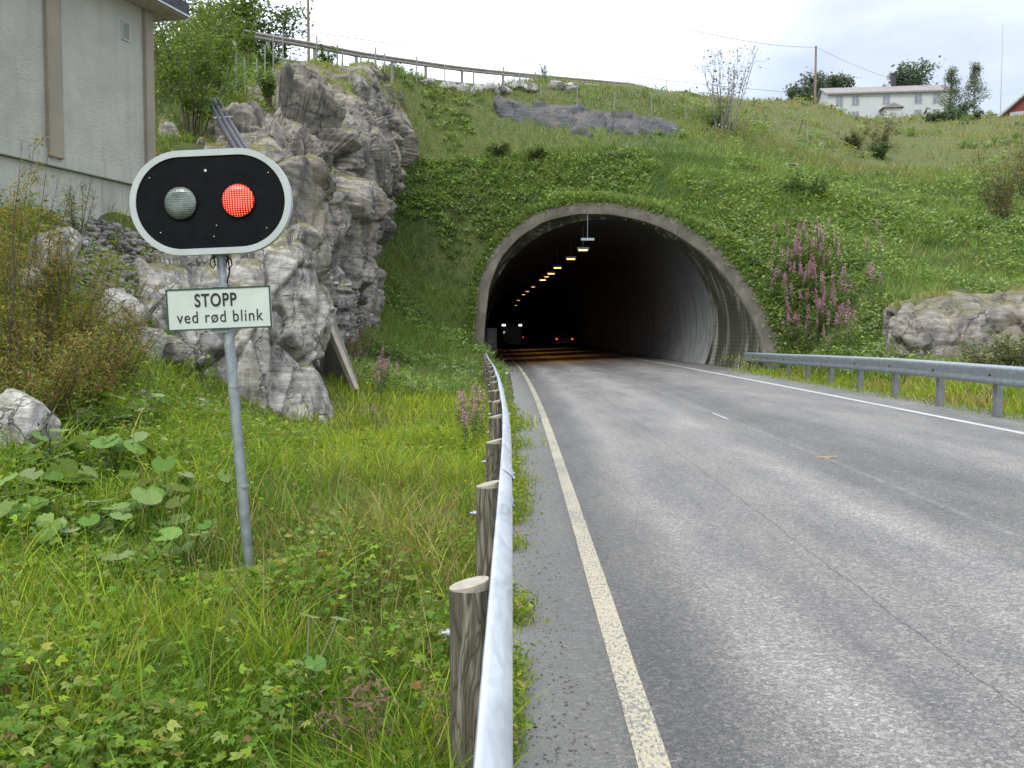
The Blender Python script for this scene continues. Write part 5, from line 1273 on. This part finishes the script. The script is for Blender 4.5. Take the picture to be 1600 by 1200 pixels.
# --- shrubs and trees
def shrub(name, loc, h, w_, nst, nleaf, ls, cols, label, cat="shrub", weights=None, stem_col='bark', start=.25, group=None, droop=0, tmpl=LANCE, sr=.012):
    e = empty(name, loc, label, cat, group, rng.uniform(0, 6.28)); b = MB(); lp = []
    for k in range(nst):
        a = rng.uniform(0, 2 * PI); r0 = rng.uniform(0, .15) * w_; lx = rng.uniform(.2, 1) * w_ / 2; hh = h * rng.uniform(.6, 1)
        pts = [Vector((r0 * math.cos(a), r0 * math.sin(a), -.12))]
        for t in (.25, .5, .75, 1.0): pts.append(Vector((math.cos(a) * (r0 + lx * t ** 1.3), math.sin(a) * (r0 + lx * t ** 1.3), hh * (t - droop * t * t))) + Vector(rng.normal(0, .03 * w_, 3)) * t)
        b.tube(pts, [sr, sr * .8, sr * .6, sr * .4, sr * .2], 5, False)
        P_ = np.array(pts)
        for j in range(5):      # side twigs
            t = rng.uniform(start, .95) * 4; i = min(int(t), 3); p = P_[i] * (1 - t + i) + P_[i + 1] * (t - i); dv_ = rng.normal(size=3); dv_[2] = abs(dv_[2]) * .8; dv_ *= rng.uniform(.10, .22) * w_ / np.linalg.norm(dv_)
            b.tube([p, p + dv_ * .6, p + dv_], [sr * .35, sr * .25, sr * .12], 4, False); lp += [p + dv_ * s for s in rng.random(max(2, nleaf // (nst * 7)))]
        t = rng.uniform(start, 1, max(3, nleaf * 2 // (nst * 7))) * 4; i = np.minimum(t.astype(int), 3); lp += list(P_[i] * (1 - t + i)[:, None] + P_[i + 1] * (t - i)[:, None])
    b.build("stems", M[stem_col], e)
    lp = np.array(lp); lp = lp + rng.normal(0, .035 * w_ + .01, lp.shape); n = len(lp)
    V, F_, C = scatter(*tmpl, lp, leafrot(n, -.7, .8), ls * rng.uniform(.6, 1.3, n), palette(n, cols, .18, weights))
    link("foliage", npmesh("foliage", V, F_, C), M['foliage'], e); return e
def tree(name, loc, h, w_, nl, ls, cols, label, shape='round', trunk_h=.25, cat="tree", tr_r=.1, group=None, bark='bark', dens=1):
    e = empty(name, loc, label, cat, group, rng.uniform(0, 6)); b = MB(); lp = []
    b.tube([(0, 0, -.4), (.02 * h, 0, h * .3), (-.01 * h, .01 * h, h * .65), (0, 0, h * .96)], [tr_r, tr_r * .8, tr_r * .45, tr_r * .08], 8)
    nb = int(34 * dens)
    for k in range(nb):
        z = trunk_h + (1 - trunk_h) * (k + rng.random()) / nb
        if shape == 'round': rad = w_ / 2 * math.sqrt(max(.05, 1 - ((z - (trunk_h + 1) / 2) / ((1.05 - trunk_h) / 2)) ** 2))
        else: rad = w_ / 2 * (1.05 - z) ** .6 * min(1, (z - trunk_h) * 5 + .4)
        rad *= rng.uniform(.65, 1.12); a = rng.uniform(0, 2 * PI); p0 = np.array([0, 0, z * h * .92]); p1 = p0 + np.array([math.cos(a) * rad, math.sin(a) * rad, rad * rng.uniform(.1, .7)])
        b.tube([p0, (p0 + p1) / 2 + [0, 0, .03 * h], p1], [tr_r * .3, tr_r * .2, tr_r * .06], 5, False)
        m_ = max(4, int(nl / nb)); t = rng.random(m_) ** .6; q = p0 + (p1 - p0) * t[:, None] + rng.normal(0, .05 * w_ + .03 * h * .3, (m_, 3)); lp.append(q)
    b.build("trunk", M[bark], e); lp = np.concatenate(lp); n = len(lp)
    V, F_, C = scatter(*DIA, lp, leafrot(n, -.8, .8), ls * rng.uniform(.6, 1.4, n), palette(n, cols, .2))
    link("crown", npmesh("crown", V, F_, C), M['foliage'], e); return e
YB = [(.36, .27, .06), (.28, .20, .05), (.22, .25, .045), (.30, .15, .06), (.14, .20, .035)]
def gp(px, py, D): p = P(px, py, D); return (p[0], p[1], Hp(p[0], p[1]))
for k, (px, D, h, wd, ns, nl, lab) in enumerate([(12, 10.2, 2.7, 1.1, 9, 1500, "tall yellowing shrub at the left frame edge in front of the building foundation"), (52, 10.8, 2.5, 1.0, 9, 1500, "thin yellow brown shrub with pale upright tips before the two upright boulders"),
        (100, 11.5, 1.7, 1.2, 10, 1700, "dense brown and green shrub below the rubble, left of the cliff"), (150, 12.3, 1.35, 1.2, 10, 1500, "low rusty brown shrub touching the dark grey block"), (55, 9.6, 1.2, 1.2, 10, 1300, "green and yellow shrub low behind the mossy boulder"),
        (190, 13.0, .95, .9, 8, 700, "small yellow shrub at the foot of the buttress, right end of the thicket"), (125, 10.3, 1.0, 1.1, 9, 1100, "ochre shrub in front of the thicket above the big round leaves")]):
    shrub("yellowing_shrub", gp(px, 700, D), h * 1.08, wd * 1.15, ns + 4, int(nl * 3.0), .068, YB, lab, sr=.010, start=.12)
G1 = [HG, (.09, .17, .03), (.12, .19, .03), (.05, .11, .02)]
for (px, D, h, wd, lab) in [(125, 16.6, 1.25, .7, "green sapling growing against the building foundation above the upright boulders"), (85, 15.8, .9, .9, "dark green shrub at the building foot left of the sapling"), (165, 17.6, .9, .6, "pale green small sapling at the building foot nearest the signal")]:
    shrub("sapling", gp(px, 500, D), h, wd, 7, 700, .07, G1, lab, sr=.012)
LG = [(.17, .26, .045), (.13, .22, .04), (.10, .17, .03), (.21, .26, .06)]
for k, (px, py, D, h, wd, cols, lab) in enumerate([(262, 235, 23.5, 2.1, 1.6, YB[1:], "rusty tinged shrub right of the building corner above the signal"), (300, 215, 26, 3.2, 2.4, LG, "leafy green shrub between building corner and the pipes"), (262, 150, 28, 2.9, 2.4, LG, "tall green shrub behind the building corner"),
        (305, 130, 31, 3.1, 2.6, LG, "broad green shrub on the slope under the hilltop guardrail"), (335, 165, 29.5, 2.8, 2.0, LG, "green shrub directly above the top of the pipes"), (262, 80, 33, 2.3, 2.6, LG, "high green shrub under the dark roof edge"), (345, 110, 35, 2.8, 2.2, LG, "light green shrub beside the first steel rod"),
        (310, 65, 36, 1.7, 2.6, LG, "green shrub at the left start of the hilltop guardrail"), (385, 85, 37.5, 2.0, 1.2, LG, "narrow green sapling in front of the hilltop guardrail posts"), (425, 100, 36.5, 1.0, .9, G1, "small bush beside the last steel rods"), (420, 150, 30.5, .9, .8, G1, "small green bush at the foot of the steel rods"), (447, 168, 30, 1.0, .5, G1, "slim leafy sprig on the pale ledge right of the rods"),
        (510, 92, 42, 1.1, 1.0, G1, "little green bush on the cliff top under the guardrail")]):
    q = P(px, py, D); z = Hp(q[0], q[1])
    if px in (420, 447, 425): z = q[2] - .1
    shrub("green_shrub", (q[0], q[1], z - .1), h, wd, 12, int(1500 * min(1.6, h / 2)), .115, cols, lab, sr=.025, tmpl=DIA)
tree("broadleaf_tree", gp(395, 50, 50), 4.6, 6.0, 5200, .24, [(.06, .10, .03), (.04, .08, .02), (.09, .13, .04)], "round green tree behind the hilltop guardrail at the upper left", tr_r=.16, trunk_h=.1)
tree("broadleaf_tree", gp(445, 50, 52), 4.4, 3.8, 1300, .20, [(.08, .12, .05), (.06, .10, .03)], "thin sparse tree between the round tree and the utility pole", tr_r=.1, trunk_h=.15)
tree("broadleaf_tree", gp(335, 40, 49), 4.2, 4.2, 1300, .20, [(.08, .12, .05), (.06, .10, .03)], "airy tree showing sky through its crown next to the roof edge", tr_r=.1, trunk_h=.15)
FB = [(.15, .18, .12), (.20, .23, .15), (.10, .14, .09)]
tree("birch_tree", (*P(1485, 186, 122)[:2], P(1485, 186, 122)[2] - .6), 7.2, 3.9, 3600, .20, FB, "slender birch touching the right end of the white farmhouse", 'cone', .12, tr_r=.12, bark='greybark')
tree("birch_tree", (*P(1522, 186, 120)[:2], P(1522, 186, 120)[2] - .6), 7.8, 3.9, 3600, .20, FB, "slender birch standing alone between farmhouse and flagpole", 'cone', .22, tr_r=.12, bark='greybark')
FD = [(.09, .125, .10), (.11, .145, .11), (.07, .10, .08)]
for px, py, D, h, wd, lab in [(1250, 158, 165, 4.5, 5, "small dark tree at the left end of the row behind the ridge pole"), (1268, 156, 168, 6.5, 7, "dark rounded tree directly behind the ridge pole"), (1292, 154, 170, 6.5, 6, "dark tree between ridge pole and farmhouse gable"), (1316, 150, 172, 6.0, 5, "dark tree top over the left end of the farmhouse roof"),
                              (1432, 140, 158, 6.5, 8, "grey green tree top behind the farmhouse roof right of the chimney"), (1410, 142, 160, 5.5, 5, "small tree top behind the roof just right of the chimney")]:
    q = P(px, py, D); tree("distant_tree", (q[0], q[1], q[2] - 2.6), h, wd, 1300, .55, FD, lab, tr_r=.2)
for px, py, D, h, wd, cols, lab in [(1460, 196, 112, 1.8, 4, FD, "dark low bush before the farmhouse wall"), (1490, 190, 113, 2.4, 4, FD, "dark bush at the foot of the birch beside the farmhouse"), (1510, 196, 112, 1.6, 3.6, FD, "low bush between the two birches"),
                                    (1375, 250, 60, 1.3, 1.9, [(.07, .11, .05), (.06, .10, .05)], "dark round bush below the brown shrub on the right slope"), (1372, 232, 61, 2.6, 3.0, [(.26, .22, .13), (.20, .20, .10), (.30, .23, .14)], "brown airy shrub in front of the farmhouse porch"), (1335, 232, 62, 1.4, 2.2, [(.22, .20, .12), (.17, .19, .08)], "low brownish bush left of the brown airy shrub"),
                                    (1565, 350, 41, 3.6, 2.6, [(.24, .21, .09), (.18, .21, .07), (.30, .23, .11)], "tall brown green shrub near the right edge above the outcrop"), (1560, 335, 40, 1.6, 1.8, [(.08, .13, .04), (.10, .16, .05)], "dark green base bush below the tall brown green shrub"), (1600, 320, 42, 4.0, 2.2, [(.28, .22, .11), (.20, .22, .08)], "thin brownish shrub cut by the right frame edge"),
                                    (775, 248, 44.5, .8, 1.4, [(.15, .16, .07), (.10, .15, .05)], "dark tuft of dock plants left of the second tuft above the portal"), (838, 252, 44.5, .8, 1.3, [(.14, .16, .06), (.10, .15, .05)], "dark tuft of dock plants directly above the portal crown"), (1255, 310, 42, 1.0, 2.6, [HD, (.04, .08, .03)], "dark leafy bush on the slope above the pink flowers"),
                                    (1540, 560, 20.5, .95, 1.6, [(.19, .19, .09), (.26, .23, .12), (.12, .16, .06)], "pale leaved bush behind the right guardrail before the outcrop"), (1590, 560, 20, 1.05, 1.5, [(.19, .19, .09), (.12, .16, .06)], "pale leaved bush at the right edge in front of the outcrop")]:
    q = P(px, py, D); dsc = D > 100; g_ = (q[0], q[1], q[2] - .3) if dsc else tuple(onray(px, py, 18, 160)) if D > 30 else (q[0], q[1], Hp(q[0], q[1]))
    shrub("shrub", g_, h, wd, 14, 1100, .09 if D < 30 else (.15 if D < 50 else (.2 if D < 70 else .42)), cols, lab, sr=.02, start=.1, tmpl=DIA)
q = onray(1130, 205, 20, 160); shrub("bare_shrub", q, 5.2, 4.6, 22, 420, .2, [(.20, .13, .11), (.14, .11, .09), (.16, .15, .08)], "leafless looking grey brown shrub standing on the ridge above the tunnel", stem_col='greybark', sr=.035, start=.4, tmpl=DIA)
q = onray(1115, 200, 20, 160); shrub("shrub", q, 1.5, 2.6, 12, 700, .16, [HD, HG], "low green bush at the foot of the leafless shrub", sr=.02, start=.1, tmpl=DIA)
q = P(853, 126, 57); shrub("sapling", (q[0], q[1], Hp(q[0], q[1])), 1.5, .9, 5, 160, .12, FD, "lone thin sapling silhouetted on the hilltop guardrail", sr=.015, tmpl=DIA)
q = onray(1030, 140, 20, 160); shrub("sapling", q, 1.3, .5, 4, 90, .12, FD, "tiny sapling silhouetted on the ridge left of the leafless shrub", sr=.015, tmpl=DIA)
q = P(548, 540, 27.5); shrub("brown_shrub", (q[0], q[1], Hp(q[0], q[1]) + .1), 1.5, 1.6, 12, 1100, .10, [(.22, .11, .05), (.16, .09, .045), (.26, .15, .07)], "rust brown bush behind the leaning slab at the cliff foot", sr=.015)
for (px, py, D, h, wd, lab) in [(640, 1185, 3.45, .50, .60, "withered brown leafy plant at the bottom edge left of the nearest post"), (560, 1195, 3.5, .42, .45, "withered brown plant at the bottom of the frame, left of the larger withered one")]:
    q = P(px, py, D); shrub("withered_plant", (q[0], q[1], Hp(q[0], q[1])), h, wd, 9, 260, .055, [(.25, .14, .09), (.32, .20, .12), (.16, .10, .06)], lab, sr=.004, start=.15)

# --- butterbur with big round leaves
def bb_leaf():
    n = 26; v = [(0, 0, 0)]; 
    for i in range(n):
        a = -PI + .35 + (2 * PI - .7) * i / (n - 1); r = 1 + .035 * math.sin(i * 2.6) + .03 * (i % 2); v.append((r * math.cos(a) * .9 + .25, r * math.sin(a), .16 * (1 if i % 2 else .5) - .10 * abs(math.cos(a))))
    return v, [(0, i, i + 1) for i in range(1, n)]
BV, BF = bb_leaf()
def butterbur(loc, nleaf, R_, label):
    e = empty("butterbur_plant", loc, label, "plant", "broad leaved plants"); 
    st_ = MB(); lf = []
    for k in range(nleaf):
        a = rng.uniform(0, 2 * PI); r = rng.uniform(.04, .36); hh = rng.uniform(.18, .48) * (1.1 - r); p = Vector((r * math.cos(a), r * math.sin(a), hh))
        st_.tube([(0, 0, -.05), (p.x * .4, p.y * .4, hh * .6), p], [.007, .006, .005], 5, False)
        s = R_ * rng.uniform(.4, .95); Rm = Matrix.Rotation(a, 3, 'Z') @ Matrix.Rotation(rng.uniform(-.1, .75), 3, 'Y') @ Matrix.Rotation(rng.normal(0, .3), 3, 'X')
        V = np.array([(Rm @ Vector(v)) * s + p for v in BV]); c = palette(1, [(.16, .28, .06), (.21, .31, .08), (.12, .24, .035), (.26, .33, .12)], .1)
        me = npmesh("leaf", V, np.array(BF), np.repeat(c, len(V), 0) * (1 + rng.normal(0, .06, (len(V), 1))), True); link("leaf", me, M['foliage'], e)
    st_.build("stalks", M['stalk'], e)
M['stalk'] = simple("pale green stalk", (.12, .16, .05), (.18, .20, .08), 8, .7, 0)
for k, (px, py, D, nl, R_, lab) in enumerate([(75, 800, 7.2, 8, .17, "butterbur with the largest bright round leaves, left edge middle"), (25, 850, 6.5, 6, .16, "butterbur with a bright green leaf at the left frame edge"), (130, 850, 6.4, 7, .13, "butterbur clump below the largest leaves"), (225, 820, 7.0, 7, .13, "butterbur with pale leaves nearest the pole's left side"), (180, 740, 8.5, 8, .13, "butterbur in front of the flat pale rock"),
        (120, 700, 9.4, 9, .13, "butterbur clump right of the mossy boulder"), (180, 690, 10.2, 9, .12, "butterbur clump with overlapping pale leaves below the yellow thicket"), (230, 690, 10.6, 7, .12, "butterbur clump just below the wet dark rock"), (80, 740, 8.4, 7, .13, "butterbur in front of the mossy boulder"), (260, 800, 7.6, 6, .12, "butterbur with drooping leaves halfway to the pole"),
        (300, 900, 6.2, 5, .11, "small butterbur left of the pole foot"), (200, 900, 5.8, 6, .12, "butterbur in the weeds below left of the pole"), (480, 1120, 4.0, 3, .055, "small round leaved plant near the bottom between pole and guardrail"), (355, 790, 8.0, 4, .10, "small butterbur touching the middle of the pole")]):
    q = P(px, py, D); butterbur((q[0], q[1], Hp(q[0], q[1])), nl * 2 if R_ > .08 else nl, R_, lab)

# --- fireweed with pink spikes
M['pink'] = foliage_mat("fireweed petals", .25, .6)
FW = []
def fireweed_proto(seed, h):
    r = np.random.default_rng(seed); e = empty("fireweed", (0, 0, 0), "fireweed", "flower")
    lx, ly = r.uniform(-.12, .12, 2); MB().tube([(0, 0, -.1), (lx * .4, ly * .4, h * .5), (lx, ly, h)], [.009, .007, .003], 5, False).build("stem", M['stalk'], e)
    n = 46; t = r.uniform(.12, .74, n); pos = np.stack([lx * t, ly * t, h * t], 1); V, F_, C = scatter(*LANCE, pos, leafrot(n, -.2, .8), r.uniform(.10, .19, n), palette(n, [(.06, .13, .03), (.05, .11, .03), (.10, .15, .04)]))
    link("leaves", npmesh("leaves", V, F_, C), M['foliage'], e)
    n = 95; t = r.uniform(.66, 1.0, n); pos = np.stack([lx * t, ly * t, h * t], 1); a = r.uniform(0, 2 * PI, n); rd = .055 * (1.06 - t) / .36 + .008; pos += np.stack([np.cos(a) * rd, np.sin(a) * rd, 0 * a], 1)
    V, F_, C = scatter(*DIA, pos, leafrot(n, -.6, .6), r.uniform(.03, .055, n), palette(n, [(.74, .32, .52), (.66, .27, .46), (.78, .44, .60), (.54, .26, .38)]))
    ax_ = MB().tube([(lx * .66, ly * .66, h * .66), (lx, ly, h * 1.01)], .006, 4, False); Va = np.array(ax_.v); V = np.concatenate([V, Va]); F_ = np.concatenate([F_, np.array(ax_.f) + len(V) - len(Va)]); C = np.concatenate([C, np.tile([[.30, .14, .18]], (len(Va), 1))])
    link("flower_spike", npmesh("flower_spike", V, F_, C), M['pink'], e); return e
FW = [fireweed_proto(s, h) for s, h in ((1, 1.15), (2, 1.4), (3, 1.3), (4, 1.55))]; used_fw = set()
def fw(x, y, label, group, s=1.0):
    k = int(rng.integers(0, 4))
    e = FW[k] if k not in used_fw else copy_tree(FW[k]); used_fw.add(k)
    e.location = (x, y, Hp(x, y)); e.rotation_euler = (0, 0, rng.uniform(0, 6)); e.scale = (s,) * 3; e["label"] = label; e["group"] = group
cnt = 0
while cnt < 115:
    a, b_ = rng.normal(1272, 62), rng.normal(468, 66)
    if not (1195 < a < 1380 and 360 < b_ < 560) or (a > 1340 and b_ > 480): continue
    q = onray(a, b_ + 18, 20, 60)
    if q[1] > 45 or in_poly(np.array([q[0]]), np.array([q[2]]), off_poly(.6))[0]: continue
    fw(q[0], q[1], "pink fireweed spike in the dense patch on the bank right of the tunnel", "fireweed right of the tunnel", rng.uniform(.75, 1.05)); cnt += 1
for k in range(16):
    q = onray(rng.normal(733, 14), rng.uniform(675, 715), 8, 30); fw(min(q[0], -.45), q[1], "pink fireweed stalk in the clump beside the wooden guardrail posts", "fireweed beside the left guardrail", rng.uniform(.45, .62))
for k in range(9):
    q = onray(rng.normal(592, 16), rng.uniform(618, 640), 10, 35); fw(q[0], q[1], "pink fireweed stalk in the dark clump right of the leaning slab", "fireweed right of the leaning slab", rng.uniform(.55, .75))
for k in range(5):
    q = onray(rng.normal(578, 10), 672 + rng.uniform(-6, 6), 10, 35); fw(q[0], q[1], "low pink fireweed in the meadow below the leaning slab", "fireweed below the leaning slab", rng.uniform(.28, .4))
for k in range(3): fw(*[(7.9, 24.5), (8.1, 25.2), (.02, 13.2)][k], ["reddish fireweed between the right guardrail posts, nearer one", "reddish fireweed between the right guardrail posts, farther one", "small pink fireweed on the road side of the left guardrail"][k], "", [.45, .45, .2][k])
for o in list(bpy.data.objects):
    if o.get("group") == "": del o["group"]
